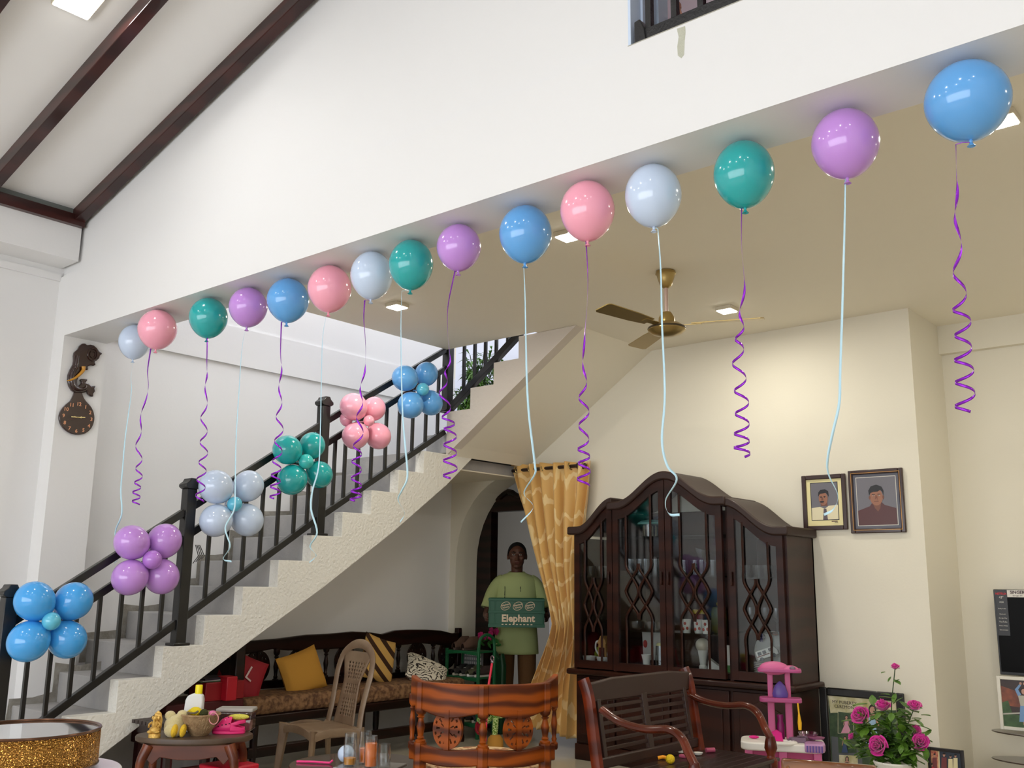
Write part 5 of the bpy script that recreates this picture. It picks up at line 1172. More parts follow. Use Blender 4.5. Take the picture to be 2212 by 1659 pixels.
p = on_tab(413, 1590); t = thing('woven_basket', 'round fluted straw-coloured basket in the middle of the oval table', 'basket', (p.x, p.y+.05, .5))
bk_ = mat('straw', (182, 152, 112), .85, bump=(110, .9), var=(30, (150, 118, 82), .2))
g = G(); n = 64; prof = [(.045, 0), (.055, .01), (.078, .045), (.098, .085), (.104, .105), (.108, .11), (.104, .115), (.096, .105), (.074, .055), (.05, .02), (.001, .015)]
rings = []
for r0_, z in prof:
    rings.append([g.v(((r0_*(1+(.03 if .03 < z < .09 and r0_ > .05 else 0)*math.cos(32*2*PI*j/n))*math.cos(2*PI*j/n)), (r0_*(1+(.03 if .03 < z < .09 else 0)*math.cos(32*2*PI*j/n)))*math.sin(2*PI*j/n), z)) for j in range(n)])
for a, b in zip(rings, rings[1:]):
    for j in range(n): g.f([a[j], a[(j+1) % n], b[(j+1) % n], b[j]])
g.build('bowl', bk_, t, local=True)
g = G(); g.loop([(.106*math.cos(a*2*PI/40), .106*math.sin(a*2*PI/40), .112) for a in range(40)], .006, 6); g.build('rim', bk_, t, local=True)
bc_ = V((p.x, p.y+.05, .5))
def blob(name, label, cat, off, r, m_, bumpy=None):
    c = bc_+V(off); tag(G().ball(c, r, 16).build(name, m_, loc=c), label, cat)
blob('green_ball', 'small dark green knobbly ball on top of the straw basket', 'ball', (.045, -.01, .120), (.024, .024, .024), mat('moss_green', (62, 66, 24), .9, bump=(200, 1)))
blob('yellow_soap_lump', 'bright yellow crinkled puff sitting in the straw basket', 'puff', (-.035, -.01, .122), (.048, .03, .026), mat('puff_yellow', (244, 214, 20), .7, bump=(120, 1)))
blob('pink_hair_tie', 'small pink fluffy hair tie at the right rim of the basket', 'hair tie', (.10, .01, .125), (.022, .02, .014), mat('fluffy_pink', (240, 130, 180), .8, bump=(160, 1)))
tag(G().tube(catmull([bc_+V(v_) for v_ in ((-.07, -.06, .117), (-.02, -.07, .123), (.03, -.06, .125), (.05, -.05, .136), (.04, -.055, .126))], 20), .005, 6).build('hair_clip', mat('clip_brown', (104, 92, 72), .4), loc=bc_), 'thin grey-brown hair band lying over the front of the basket', 'hair band')
tag(G().loop([bc_+V((.13+.03*math.cos(a*.42), .0+.01*math.cos(a*.42), .10+.03*math.sin(a*.42))) for a in range(15)], .003, 6).build('pink_glasses', mat('clip_pink', (212, 140, 140), .4), loc=bc_), 'thin pink looped hair clip hanging by the right of the basket', 'hair clip')
q = bc_+V((-.118, .03, 0)); q.z = .5
t = thing('lotion_bottle', 'white plastic bottle with yellow cap standing behind the basket', 'bottle', q, R_(42))
g = G(); g.prism([(-.052, 0), (.052, 0), (.052, .18), (.046, .205), (.030, .212), (-.008, .212), (-.036, .20), (-.048, .175), (-.052, .12)], -.022, .022, 'y'); g.build('bottle', mat('bottle_white', (226, 226, 224), .35), t, local=True, bevel=.008)
g = G(); g.lathe([(.020, .21), (.020, .255), (.018, .258), (.001, .258)], 20, (.020, 0, 0)); g.build('cap', mat('cap_yellow', (246, 224, 10), .4), t, local=True)
g = G(); g.disc((0, -.0225, .10), .036, .03, 'y', 24); g.build('label', mat('cap_yellow', (246, 224, 10), .4), t, local=True, smooth=False)
q = bc_+V((-.02, .25, 0)); t = thing('clear_container', 'clear plastic storage box with grey lid behind the pink clog', 'container', (q.x, q.y, .5), R_(42))
cl_ = glassy('cloudy_plastic', (226, 214, 218), .18, .5)
g = G(); g.box(-.10, .10, -.06, .06, 0, .105); g.build('box', cl_, t, local=True, bevel=.008)
g = G(); g.box(-.105, .105, -.065, .065, .105, .125); g.build('lid', mat('lid_grey', (170, 166, 160), .4), t, local=True, bevel=.006)
g = G(); g.box(-.085, .085, -.045, .045, .004, .05); g.build('contents', mat('contents_pink', (150, 110, 112), .7, var=(40, (214, 160, 150), .2)), t, local=True)
p = on_tab(494, 1584); t = thing('pink_clog', 'hot pink foam clog with holes on the right of the oval table', 'clog', (p.x, p.y, .5), R_(42))
pk = mat('clog_pink', (236, 44, 120), .45)
def ow_(u):
    """half width of the clog outline, toe at u = 0"""
    return .043*(math.sin(PI*min(1, max(0, (u+.03)/1.06)))**.42)*(1.06-.22*u)
def clog(u, v):
    uu = u*.60; a = PI*v; k = min(1, u*1.8+.12); rise = .030+.042*math.sin(PI*.5*min(1, u*1.15))
    return (-.088+.176*uu, -ow_(uu)*math.cos(a)*(1-.10*math.sin(a)*u), .016+rise*k**.6*math.sin(a)**.62)
g = G(); g.grid(clog, 22, 18); g.build('upper', pk, t, local=True, solid=.005)
g = G()
for u, v in ((.35, .12), (.55, .11), (.75, .11), (.92, .13), (.55, .42), (.72, .55), (.55, .68), (.8, .4)): g.ball(clog(u, v), (.006, .005, .004), 8)
g.build('vent_holes', mat('clog_hole', (74, 8, 34), .8), t, local=True)
def wall(u, v):
    uu = .50+.50*abs(2*u-1); s = 1 if u > .5 else -1; e = ow_(.60+.40*(1-abs(2*u-1))) if 0 else ow_(1-.42*abs(2*u-1))
    uu = 1-.42*abs(2*u-1); return (-.088+.176*uu, s*e, .014+v*(.020+.022*abs(2*u-1)**2))
g = G(); g.grid(wall, 24, 4); g.build('rim', pk, t, local=True, solid=.006)
g = G(); g.prism([(-.090+.180*u, ow_(u)+.003) for u in [i/20 for i in range(21)]]+[(-.090+.180*u, -ow_(u)-.003) for u in [i/20 for i in range(20, -1, -1)]], 0, .018, 'z'); g.build('sole', pk, t, local=True, bevel=.004)
g = G(); g.tube(catmull([(.02, -.038, .05), (.06, -.036, .062), (.088, 0, .066), (.06, .036, .062), (.02, .038, .05)], 24), (.004, .010), 6, flat=(0, 1, 0)); g.build('heel_strap', pk, t, local=True)
g = G()
for c in ((-.03, -.02, .070), (-.015, -.024, .072), (-.022, -.01, .076), (-.012, -.015, .066)): g.ball(c, (.008, .006, .006), 8)
g.build('charm', mat('charm_white', (240, 224, 230), .5), t, local=True)
tag(G(Mx.Translation((p.x+.03, p.y+.04, .588)) @ Mx.Rotation(R_(40), 4, 'Z')).ball((0, 0, 0), (.06, .02, .016), 14).build('yellow_brush', mat('brush_yellow', (232, 222, 92), .8, bump=(160, .9)), loc=(p.x, p.y, .58)), 'fluffy yellow brush lying across the pink clog', 'brush')
# second pink thing visible behind clog: chick tail
tag(G().ball((p.x-.06, p.y+.02, .53), (.03, .02, .016), 12).build('yellow_puff', mat('brush_yellow', (232, 222, 92), .8), loc=(p.x, p.y, .53)), 'small yellow puff between the basket and the pink clog', 'puff')

# under the stairs: slatted stand, red boxes, books
ss = mat('slat_grey', (66, 56, 54), .5)
t = thing('slatted_stand', 'dark grey slatted wooden stand tucked under the lowest stairs', 'stand', (-5.45, 3.1, 0))
a0 = at(276, 1552, 'z', .52); 
for k in range(8):
    x = a0.x+.045*k+.0; g = G(Mx.Translation((a0.x+.06*k*.72, a0.y-.0+.0*k, 0)) @ Mx.Rotation(R_(0), 4, 'Z')); g.box(0, .030, 0+.0*k, .62, .50, .52); g.build('slat', ss, t)
g = G(); g.box(a0.x+.03, a0.x+.33, a0.y+.05, a0.y+.075, .44, .50); g.box(a0.x+.03, a0.x+.33, a0.y+.52, a0.y+.545, .44, .50); g.build('frame', ss, t)
for x in (a0.x+.06, a0.x+.30):
    for y in (a0.y+.10, a0.y+.50): g = G(); g.box(x-.015, x+.015, y-.015, y+.015, 0, .44); g.build('leg', ss, t)
rm = mat('red_plastic', (140, 8, 22), .45); rd = mat('dark_red_wood', (72, 8, 16), .5)
def bx(name, label, cat, px, py, X, w_, d, h, m_, z=None):
    p = at(px, py, 'x', X); z = p.z-h if z is None else z
    return tag(G().box(X-d/2, X+d/2, p.y-w_/2, p.y+w_/2, z, z+h).build(name, m_, loc=(X, p.y, z), bevel=.006), label, cat)
t = thing('red_cabinet', 'dark red low cabinet in the shadow under the stairs', 'cabinet', (-6.0, 3.72, 0))
g = G(); g.box(-6.25, -5.85, 3.52, 4.10, .30, .56); g.build('top_box', rd, t, bevel=.006)
for x, y in ((-6.22, 3.57), (-5.88, 3.57), (-6.22, 4.07), (-5.88, 4.07)): g = G(); g.box(x-.025, x+.025, y-.025, y+.025, 0, .30); g.build('leg', rd, t)
g = G(); g.box(-5.90, -5.86, 3.57, 4.07, .12, .16); g.build('rail', rd, t)
bx('red_box', 'bright red flat box behind the white bottle under the stairs', 'box', 468, 1492, -5.95, .30, .2, .12, rm, .56)
bx('red_folder', 'red folder standing right of the flat red box under the stairs', 'folder', 490, 1490, -5.85, .08, .12, .155, mat('folder_red', (168, 10, 30), .5), .56)
t = thing('book_pile', 'thin books with dark and pale edges lying on the red box', 'books', (-5.95, 3.9, .68))
bz = .68
for k, (c, h) in enumerate((((60, 90, 60), .008), ((200, 200, 196), .006), ((40, 34, 48), .012))):
    p = at(455, 1480, 'x', -5.95); g = G(Mx.Translation((-5.95, p.y, bz)) @ Mx.Rotation(.1*k, 4, 'Z')); g.box(-.10, .08, -.13, .12, 0, h); g.build('book', mat('book_%d' % k, c, .6), t); bz += h
t = thing('red_stool', 'bright red plastic stool beneath the oval side table', 'stool', (-4.98, 3.42, 0))
g = G(); g.box(-5.10, -4.86, 3.30, 3.54, .30, .33); g.build('seat', mat('stool_red', (206, 16, 50), .4), t, bevel=.01)
for x in (-5.08, -4.88):
    for y in (3.32, 3.52): g = G(); g.box(x-.02, x+.02, y-.02, y+.02, 0, .30); g.build('leg', MT['stool_red'], t)

# ------------------------------------------------------------ mirror cake stand on white plinth
k = at(55, 1574, 'z', .955); kc = (k.x, k.y)
t = thing('white_plinth', 'round glossy white plinth table at the lower left corner', 'plinth', (kc[0], kc[1], 0))
wg = mat('gloss_white', (238, 238, 238), .25, coat=.1)
g = G(); g.lathe([(.001, .83), (.215, .83), (.222, .834), (.222, .846), (.218, .85), (.001, .85)], 56, (kc[0]+.02, kc[1]+.02, 0)); g.build('top', wg, t)
g = G(); g.lathe([(.2, 0), (.2, .83)], 48, (kc[0]+.02, kc[1]+.02, 0)); g.build('drum', wg, t)
t = thing('cake_stand', 'gold filigree cake stand with mirror top on the white plinth', 'cake stand', (kc[0], kc[1], .85))
fil = bpy.data.materials.new('gold_filigree'); fil.use_nodes = True; nt = fil.node_tree; b = nt.nodes['Principled BSDF']
b.inputs['Base Color'].default_value = lin((214, 150, 60)); b.inputs['Metallic'].default_value = .9; b.inputs['Roughness'].default_value = .22
tc_ = nt.nodes.new('ShaderNodeTexCoord'); vo = nt.nodes.new('ShaderNodeTexVoronoi'); vo.inputs['Scale'].default_value = 200; vo.feature = 'DISTANCE_TO_EDGE'
bp = nt.nodes.new('ShaderNodeBump'); bp.inputs['Strength'].default_value = 1; bp.inputs['Distance'].default_value = .02
cr = nt.nodes.new('ShaderNodeValToRGB'); cr.color_ramp.elements[0].color = lin((140, 88, 34)); cr.color_ramp.elements[0].position = .03; cr.color_ramp.elements[1].color = lin((226, 170, 84)); cr.color_ramp.elements[1].position = .16
nt.links.new(tc_.outputs['Object'], vo.inputs[0]); nt.links.new(vo.outputs[0], bp.inputs['Height']); nt.links.new(bp.outputs[0], b.inputs['Normal']); nt.links.new(vo.outputs[0], cr.inputs[0]); nt.links.new(cr.outputs[0], b.inputs['Base Color'])
Rk = .186; g = G(); g.lathe([(Rk-.006, .862), (Rk, .866), (Rk, .950)], 72, (kc[0], kc[1], 0), cap=False); g.build('filigree_wall', fil, t, solid=.003)
for z in (.864, .953):
    g = G(); g.loop([(kc[0]+Rk*math.cos(a*2*PI/72), kc[1]+Rk*math.sin(a*2*PI/72), z) for a in range(72)], .004, 6); g.build('rim', mat('rim_bronze', (96, 66, 48), .25, metal=.8), t)
g = G(); g.lathe([(.001, .948), (Rk-.003, .948), (Rk-.003, .951), (.001, .951)], 72, (kc[0], kc[1], 0)); g.build('mirror', mat('mirror', (224, 226, 230), .03, metal=1.0), t)
g = G()
for i in range(3): g.lathe([(.012, .8505), (.014, .862)], 12, (kc[0]+.14*math.cos(i*2.09), kc[1]+.14*math.sin(i*2.09), 0))
g.build('feet', brass, t)

# ------------------------------------------------------------ pink toy kitchen
tk_ = at(1690, 1607, 'z', .45)
t = thing('toy_kitchen', 'pink and white plastic toy vanity kitchen in front of the cabinet', 'toy kitchen', (tk_.x, tk_.y, 0), R_(26))
pnk = mat('toy_pink', (208, 100, 150), .45); pnk2 = mat('toy_dark_pink', (176, 60, 110), .45); twh = mat('toy_white', (234, 230, 222), .4); tpu = mat('toy_purple', (92, 66, 150), .35)
def rr(w_, d, r, n=6):
    P = []
    for cx, cy, a0 in ((w_-r, d-r, 0), (-w_+r, d-r, PI/2), (-w_+r, -d+r, PI), (w_-r, -d+r, 1.5*PI)):
        P += [(cx+r*math.cos(a0+PI/2*i/n), cy+r*math.sin(a0+PI/2*i/n)) for i in range(n+1)]
    return P
g = G(); g.prism(rr(.235, .14, .07), .425, .47, 'z'); g.build('counter', twh, t, local=True, bevel=.008)
g = G(); g.loop([(-.01+.085*math.cos(a*.2618), -.10+.055*math.sin(a*.2618), .472) for a in range(24)], .010, 8); g.lathe([(.001, .455), (.08, .4705)], 24, (-.01, -.10, 0), sy=.6, cap=False); g.build('basin', twh, t, local=True)
g = G(); g.prism(rr(.20, .11, .04), .0, .425, 'z'); g.build('cabinet', pnk2, t, local=True, bevel=.006)
for x in (-.19, .0, .19):
    g = G(); g.box(x-.022, x+.022, -.125, -.105, 0, .425); g.build('front_pillar', pnk, t, local=True, bevel=.004)
for x in (-.055, .045):
    g = G(); g.box(x-.020, x+.020, .02, .05, .47, .70); g.build('column', pnk, t, local=True, bevel=.006)
    g = G(); g.box(x-.016, x+.016, .02, .05, .70, .86); g.build('column', pnk, t, local=True, bevel=.006)
g = G(); g.prism(rr(.12, .055, .03), .685, .71, 'z'); g.m = Mx.Translation((0, .0, 0)); g.build('middle_shelf', mat('toy_mid_pink', (180, 76, 132), .4), t, local=True, bevel=.005)
g = G(); g.prism(rr(.125, .07, .035), .855, .875, 'z'); g.build('canopy_base', mat('toy_mid_pink', (180, 76, 132), .4), t, local=True, bevel=.005)
g = G(); g.ball((-.03, 0, .875), (.085, .05, .04), 20); g.ball((.06, 0, .872), (.05, .05, .022), 16); g.build('canopy', pnk, t, local=True)
g = G(); g.ball((.075, -.045, .880), (.018, .02, .014), 10); g.build('sticker', mat('toy_grey', (120, 96, 116), .5), t, local=True)
g = G(); g.prism([(.12, -.155), (.22, -.155), (.235, -.10), (.235, -.02), (.12, -.02)], .43, .478, 'z'); g.build('side_unit', mat('toy_lilac', (190, 140, 186), .4), t, local=True, bevel=.01)
g = G()
for i in range(6): g.box(.130+.016*i, .137+.016*i, -.162, -.150, .435, .470)
g.build('purple_grille', tpu, t, local=True)
Mk = PM[t.name]
def onk(name, label, cat, x, y, z, fn, m_, grp=None):
    g = G(Mk @ Mx.Translation((x, y, z))); fn(g); c = (Mk @ V((x, y, z))); return tag(g.build(name, m_, loc=c), label, cat, grp)
onk('purple_handbag', 'small purple toy bag on the middle shelf of the pink kitchen', 'toy bag', 0, .0, .711, lambda g: g.lathe([(.001, 0), (.042, 0), (.046, .02), (.03, .065), (.012, .085), (.006, .09), (.001, .09)], 20, sy=.55), tpu)
onk('magenta_box', 'bright magenta toy block leaning by the toy kitchen basin', 'toy', -.03, -.04, .472, lambda g: g.prism([(-.03, 0), (.035, 0), (.028, .045), (.0, .06), (-.03, .045)], -.018, .018, 'y'), mat('magenta_toy', (226, 10, 136), .45))
onk('magenta_bottle', 'dark magenta toy bottle between the pink columns', 'toy bottle', -.005, .05, .472, lambda g: g.lathe([(.022, 0), (.022, .08), (.015, .10), (.019, .13), (.018, .135), (.001, .135)], 16), mat('magenta_dark', (138, 10, 100), .4))
onk('toy_bowl', 'clear lilac toy bowl at the right back of the toy kitchen counter', 'toy bowl', .15, .06, .472, lambda g: g.lathe([(.04, 0), (.06, .04), (.058, .04), (.038, .004)], 20), glassy('lilac_clear', (220, 190, 214), .2, .5))
onk('toy_plate', 'purple toy plate right of the clear toy bowl', 'toy plate', .19, -.0, .485, lambda g: g.lathe([(.001, 0), (.045, .004), (.05, .012), (.001, .008)], 20), mat('mauve_toy', (146, 84, 120), .4))
onk('toy_cutlery', 'heap of grey toy pots and cutlery on the pink kitchen counter', 'toy set', .08, -.03, .472, lambda g: [g.tube([(-.05, -.03, .012), (.05, .02, .02)], .007, 6), g.tube([(-.04, .02, .014), (.06, -.02, .03)], .006, 6), g.box(-.03, .05, -.04, -.01, 0, .026), g.lathe([(.001, .02), (.028, .03), (.001, .034)], 16, (.03, .0, 0))], mat('toy_grey', (120, 96, 116), .5))
onk('pink_spoon', 'small hot pink toy piece on the left of the toy kitchen counter', 'toy', -.16, .0, .472, lambda g: g.ball((0, 0, .009), (.03, .014, .009), 10), mat('magenta_toy', (226, 10, 136), .45))
onk('yellow_toy_spoon', 'yellow toy spoon hanging from the middle shelf of the pink kitchen', 'toy spoon', .095, -.057, .53, lambda g: [g.tube([(0, 0, .158), (.004, 0, .10)], .005, 6), g.tube([(.004, 0, .10), (.006, -.002, .05), (.006, -.002, .01)], [.005, .012, .009], 10)], mat('toy_yellow2', (246, 186, 22), .4))

# ------------------------------------------------------------ framed prints lower right
bf = mat('frame_black', (14, 13, 13), .35, coat=.2)
def leaning(name, label, A, B, zb, y, parts, mats, bw_, extra=None):
    """frame standing on a surface against the wall: A, B top corners"""
    x0, x1, z1 = A.x, B.x, A.z; t = thing(name, label, 'framed photo', ((x0+x1)/2, y, zb)); T = Mx.Translation((0, 0, 0)); g = G()
    g.box(x0, x0+bw_, y-.022, y, zb, z1); g.box(x1-bw_, x1, y-.022, y, zb, z1); g.box(x0+bw_, x1-bw_, y-.022, y, z1-bw_, z1); g.box(x0+bw_, x1-bw_, y-.022, y, zb, zb+bw_)
    g.build('frame', mats[-1], t, bevel=.008 if bw_ > .03 else .003)
    g = G(Mx.Translation((0, y-.008, 0))); figure(g, parts); g.build('photo', mats[:-1], t, smooth=False)
    if extra: extra(t)
    return t
Y_ = 6.86; A = at(1771, 1483, 'y', Y_); B = at(1954, 1497, 'y', Y_)
def qp(l): return [(lambda p: (p.x, p.z))(at(a, b, 'y', Y_)) for a, b in l]
def girl(cx, cy, s, dress, wide=1.0):
    """standing or seated girl: hair, face, arms, dress in photo pixels"""
    E = lambda ox, oy, rx, ry, n=16: [(cx+ox*s+rx*s*math.cos(2*PI*i/n), cy+oy*s+ry*s*math.sin(2*PI*i/n)) for i in range(n)]
    Q = lambda l: [(cx+a*s, cy+b*s) for a, b in l]
    return [(2, qp(E(0, 0, 4.4, 6))), (2, qp(Q([(-4, 0), (4, 0), (4.5, 10), (-4.5, 10)]))), (1, qp(E(0, .6, 3, 4))), (1, qp(Q([(-1.2, 4), (1.2, 4), (6, 8), (8, 20), (6.5, 20.5), (4, 12), (-4, 12), (-6.5, 20.5), (-8, 20), (-6, 8)]))), (dress, qp(Q([(-4, 9), (4, 9), (4, 18), (9*wide, 40), (-9*wide, 40), (-4, 18)])))]
PMs = [mat('ph_green', (74, 96, 62), .4, var=(18, (40, 62, 40), .2)), mat('ph_skin', (190, 146, 126), .4), mat('ph_hair', (36, 28, 30), .5), mat('ph_pink', (222, 158, 182), .4), mat('ph_navy', (58, 78, 116), .4), mat('ph_sky', (156, 188, 212), .4), mat('ph_cream', (238, 232, 206), .4, var=(16, (180, 172, 104), .2)), mat('ph_road', (96, 100, 104), .4), mat('ph_black', (50, 40, 30), .4), bf]
L = [(0, qp([(1790, 1502), (1936, 1513), (1942, 1700), (1800, 1700)])), (6, qp([(1790, 1502), (1936, 1513), (1937, 1534), (1860, 1537), (1795, 1540)])), (7, qp([(1797, 1590), (1862, 1600), (1866, 1700), (1801, 1700)])),
     (6, qp([(1811, 1536), (1846, 1540), (1846, 1584), (1811, 1584)])), (0, qp([(1812, 1537), (1845, 1541), (1845, 1583), (1812, 1583)])), (0, qp([(1811, 1586), (1850, 1588), (1852, 1626), (1813, 1626)])), (6, qp([(1814, 1630), (1854, 1632), (1856, 1690), (1816, 1690)]))]
L += girl(1830, 1549, .85, 3, 1.5)+girl(1827, 1594, .78, 4)+girl(1832, 1638, .85, 8)+girl(1887, 1532, 1.9, 5, .9)
def ttl(t):
    a = at(1824, 1521, 'y', Y_-.026); g = G(); g.text('MY PUBERTY', .030, Mx.Translation((a.x, Y_-.026, a.z)) @ XZ(), .0006); g.text('CEREMONY', .030, Mx.Translation((a.x+.006, Y_-.026, a.z-.029)) @ XZ(), .0006); g.build('title', PMs[8], t, smooth=False)
t = leaning('large_framed_print', 'large black-framed poster reading MY PUBERTY CEREMONY leaning on the wall', A, B, -.0+.02, Y_, L, PMs, .055, ttl)
Y_ = 6.90; A = at(2004, 1612, 'y', Y_); B = at(2082, 1617, 'y', Y_)
P2 = [mat('ph_red', (170, 50, 52), .4, var=(60, (226, 170, 130), .15)), PMs[1], PMs[2], mat('ph_slate', (56, 66, 80), .4), mat('ph_scarlet', (214, 36, 60), .4), mat('ph_plum', (120, 62, 66), .4), mat('ph_ivory', (226, 214, 170), .4), bf]
def man(cx, cy, s, c): 
    E = lambda ox, oy, rx, ry, n=14: [(cx+ox*s+rx*s*math.cos(2*PI*i/n), cy+oy*s+ry*s*math.sin(2*PI*i/n)) for i in range(n)]
    return [(c, qp([(cx-6*s, cy+6*s), (cx+6*s, cy+6*s), (cx+7*s, cy+40*s), (cx-7*s, cy+40*s)])), (1, qp(E(0, 0, 3, 4.5))), (2, qp(E(0, -3, 3.2, 2.4)))]
L = [(6, qp([(2006, 1617), (2078, 1620), (2084, 1700), (2010, 1700)])), (0, qp([(2007, 1618), (2027, 1620), (2030, 1700), (2010, 1700)])), (3, qp([(2030, 1619), (2077, 1622), (2083, 1700), (2033, 1700)]))]+man(2020, 1631, .8, 5)+man(2009, 1637, .7, 6)+man(2014, 1652, .8, 4)+man(2041, 1630, .9, 5)+man(2055, 1634, .75, 6)+man(2066, 1632, .75, 6)
leaning('family_photo_frame', 'black-framed photo of groups of people at the lower right, below the wall corner', A, B, .02, Y_, L, P2, .02)

# ------------------------------------------------------------ television, shelves and white frame
TY = 7.56
a = at(2145, 1273, 'y', TY); b2 = at(2161, 1457, 'y', TY); tx0, tz1, tz0 = a.x, a.z, b2.z
t = thing('television', 'large black flat television with stickers at the right edge', 'television', (tx0+.5, TY, tz0))
g = G(); g.box(tx0, tx0+.97, TY, TY+.035, tz0, tz1); g.build('case', mat('tv_case', (14, 14, 15), .3), t, bevel=.003)
g = G(); g.box(tx0+.010, tx0+.96, TY-.002, TY, tz0+.02, tz1-.010); g.build('screen', mat('tv_screen', (7, 6, 6), .35, spec=.08), t)
g = G(); g.box(tx0+.012, tx0+.088, TY-.004, TY-.002, tz1-.315, tz1-.004); fs_ = g.build('feature_sticker', mat('sticker_black', (20, 18, 18), .35), t)
sw_ = mat('sticker_white', (226, 222, 214), .5); X0 = tx0+.05
g = G()
for txt, z, s in (('43"', .062, .022), ('Google Play', .200, .011), ('YouTube', .226, .014), ('Prime Video', .252, .011), ('Chromecast', .280, .011), ('HDR', .092, .014), ('Dolby Audio', .135, .010), ('Bluetooth', .172, .010)):
    g.text(txt, s, Mx.Translation((X0, TY-.0045, tz1-z)) @ XZ(), .0003)
g.build('sticker_text', sw_, fs_, smooth=False)
g = G(); g.text('NETFLIX', .019, Mx.Translation((X0, TY-.0045, tz1-.036)) @ XZ(), .0003, bold=.0006); g.build('red_text', mat('sticker_red', (196, 20, 40), .5), fs_, smooth=False)
g = G(); g.box(tx0+.090, tx0+.222, TY-.004, TY-.002, tz1-.052, tz1-.004); bl_ = g.build('brand_label', sw_, t)
g = G(); g.text('SINGER', .028, Mx.Translation((tx0+.156, TY-.0045, tz1-.028)) @ XZ(), .0003, bold=.0009); g.text('Google TV', .014, Mx.Translation((tx0+.156, TY-.0045, tz1-.046)) @ XZ(), .0003); g.build('brand_text', mat('sticker_dark', (60, 30, 36), .5), bl_, smooth=False)
sh = glassy('smoked_glass', (90, 74, 66), .12, .5); shm = mat('shelf_brown', (58, 42, 36), .2, coat=.5)
for py, lb in ((1575, 'dark oval glass shelf below the television holding the white frame'), (1634, 'lower dark oval shelf at the right edge of the room')):
    p = at(2142, py, 'y', 7.42); t = thing('oval_shelf', lb, 'shelf', (p.x+.35, 7.42, p.z), 0, 'oval shelves under the television')
    g = G(); g.lathe([(.001, -.008), (.345, -.008), (.35, -.004), (.345, 0), (.001, 0)], 56, (p.x+.35, 7.42, p.z), sy=.5); g.build('plate', shm, t)
    g = G(); g.lathe([(.02, -.15), (.02, -.008)], 12, (p.x+.45, 7.50, p.z)); g.build('support', bf, t)
FY = 7.40; a = at(2153, 1459, 'y', FY); b2 = at(2158, 1574, 'y', FY)
t = thing('white_photo_frame', 'white-framed photo of a girl in blue with raised arms on the oval shelf', 'framed photo', (a.x+.2, FY, b2.z))
x0, x1, z0, z1 = a.x, a.x+.30, b2.z, a.z; g = G(); w_ = .022
g.box(x0, x0+w_, FY-.02, FY, z0, z1); g.box(x1-w_, x1, FY-.02, FY, z0, z1); g.box(x0+w_, x1-w_, FY-.02, FY, z1-w_, z1); g.box(x0+w_, x1-w_, FY-.02, FY, z0, z0+w_); g.build('frame', mat('frame_white', (232, 228, 216), .5), t, bevel=.003)
WM = [mat('wf_dark', (58, 44, 42), .4), mat('wf_brick', (150, 84, 58), .4, var=(20, (96, 52, 42), .2)), mat('wf_lawn', (70, 100, 58), .4, var=(30, (50, 78, 44), .2)), PMs[1], PMs[2], mat('wf_blue', (120, 158, 204), .4), mat('wf_silver', (188, 186, 172), .4), mat('wf_path', (190, 186, 176), .4)]
Q = lambda l: [(x0+w_+u*(x1-x0-2*w_), z0+w_+v*(z1-z0-2*w_)) for u, v in l]
EL = lambda cx, cy, rx, ry, n=16: Q([(cx+rx*math.cos(2*PI*i/n), cy+ry*math.sin(2*PI*i/n)) for i in range(n)])
g = G(Mx.Translation((0, FY-.006, 0)))
figure(g, [(0, Q([(0, 0), (1, 0), (1, 1), (0, 1)])), (1, Q([(0, .45), (.45, .42), (.42, .75), (0, .86)])), (2, Q([(0, 0), (1, 0), (1, .22), (0, .28)])), (2, Q([(0, .25), (.22, .3), (.15, .55), (0, .5)])), (7, Q([(0, .24), (.5, .30), (.5, .33), (0, .27)])),
           (5, Q([(.38, .12), (.74, .12), (.70, .50), (.44, .50)])), (6, Q([(.44, .46), (.68, .46), (.70, .68), (.40, .68)])), (5, Q([(.40, .66), (.34, .80), (.46, .92), (.50, .90), (.42, .80), (.48, .70)])), (5, Q([(.70, .66), (.76, .80), (.62, .92), (.58, .90), (.68, .80), (.62, .70)])),
           (3, EL(.49, .935, .03, .03)), (3, EL(.58, .935, .03, .03)), (4, EL(.55, .775, .085, .075)), (3, EL(.55, .765, .055, .06)), (3, Q([(.48, .06), (.53, .06), (.53, .13), (.48, .13)])), (3, Q([(.6, .04), (.65, .04), (.65, .13), (.6, .13)]))])
g.build('photo', WM, t, smooth=False)

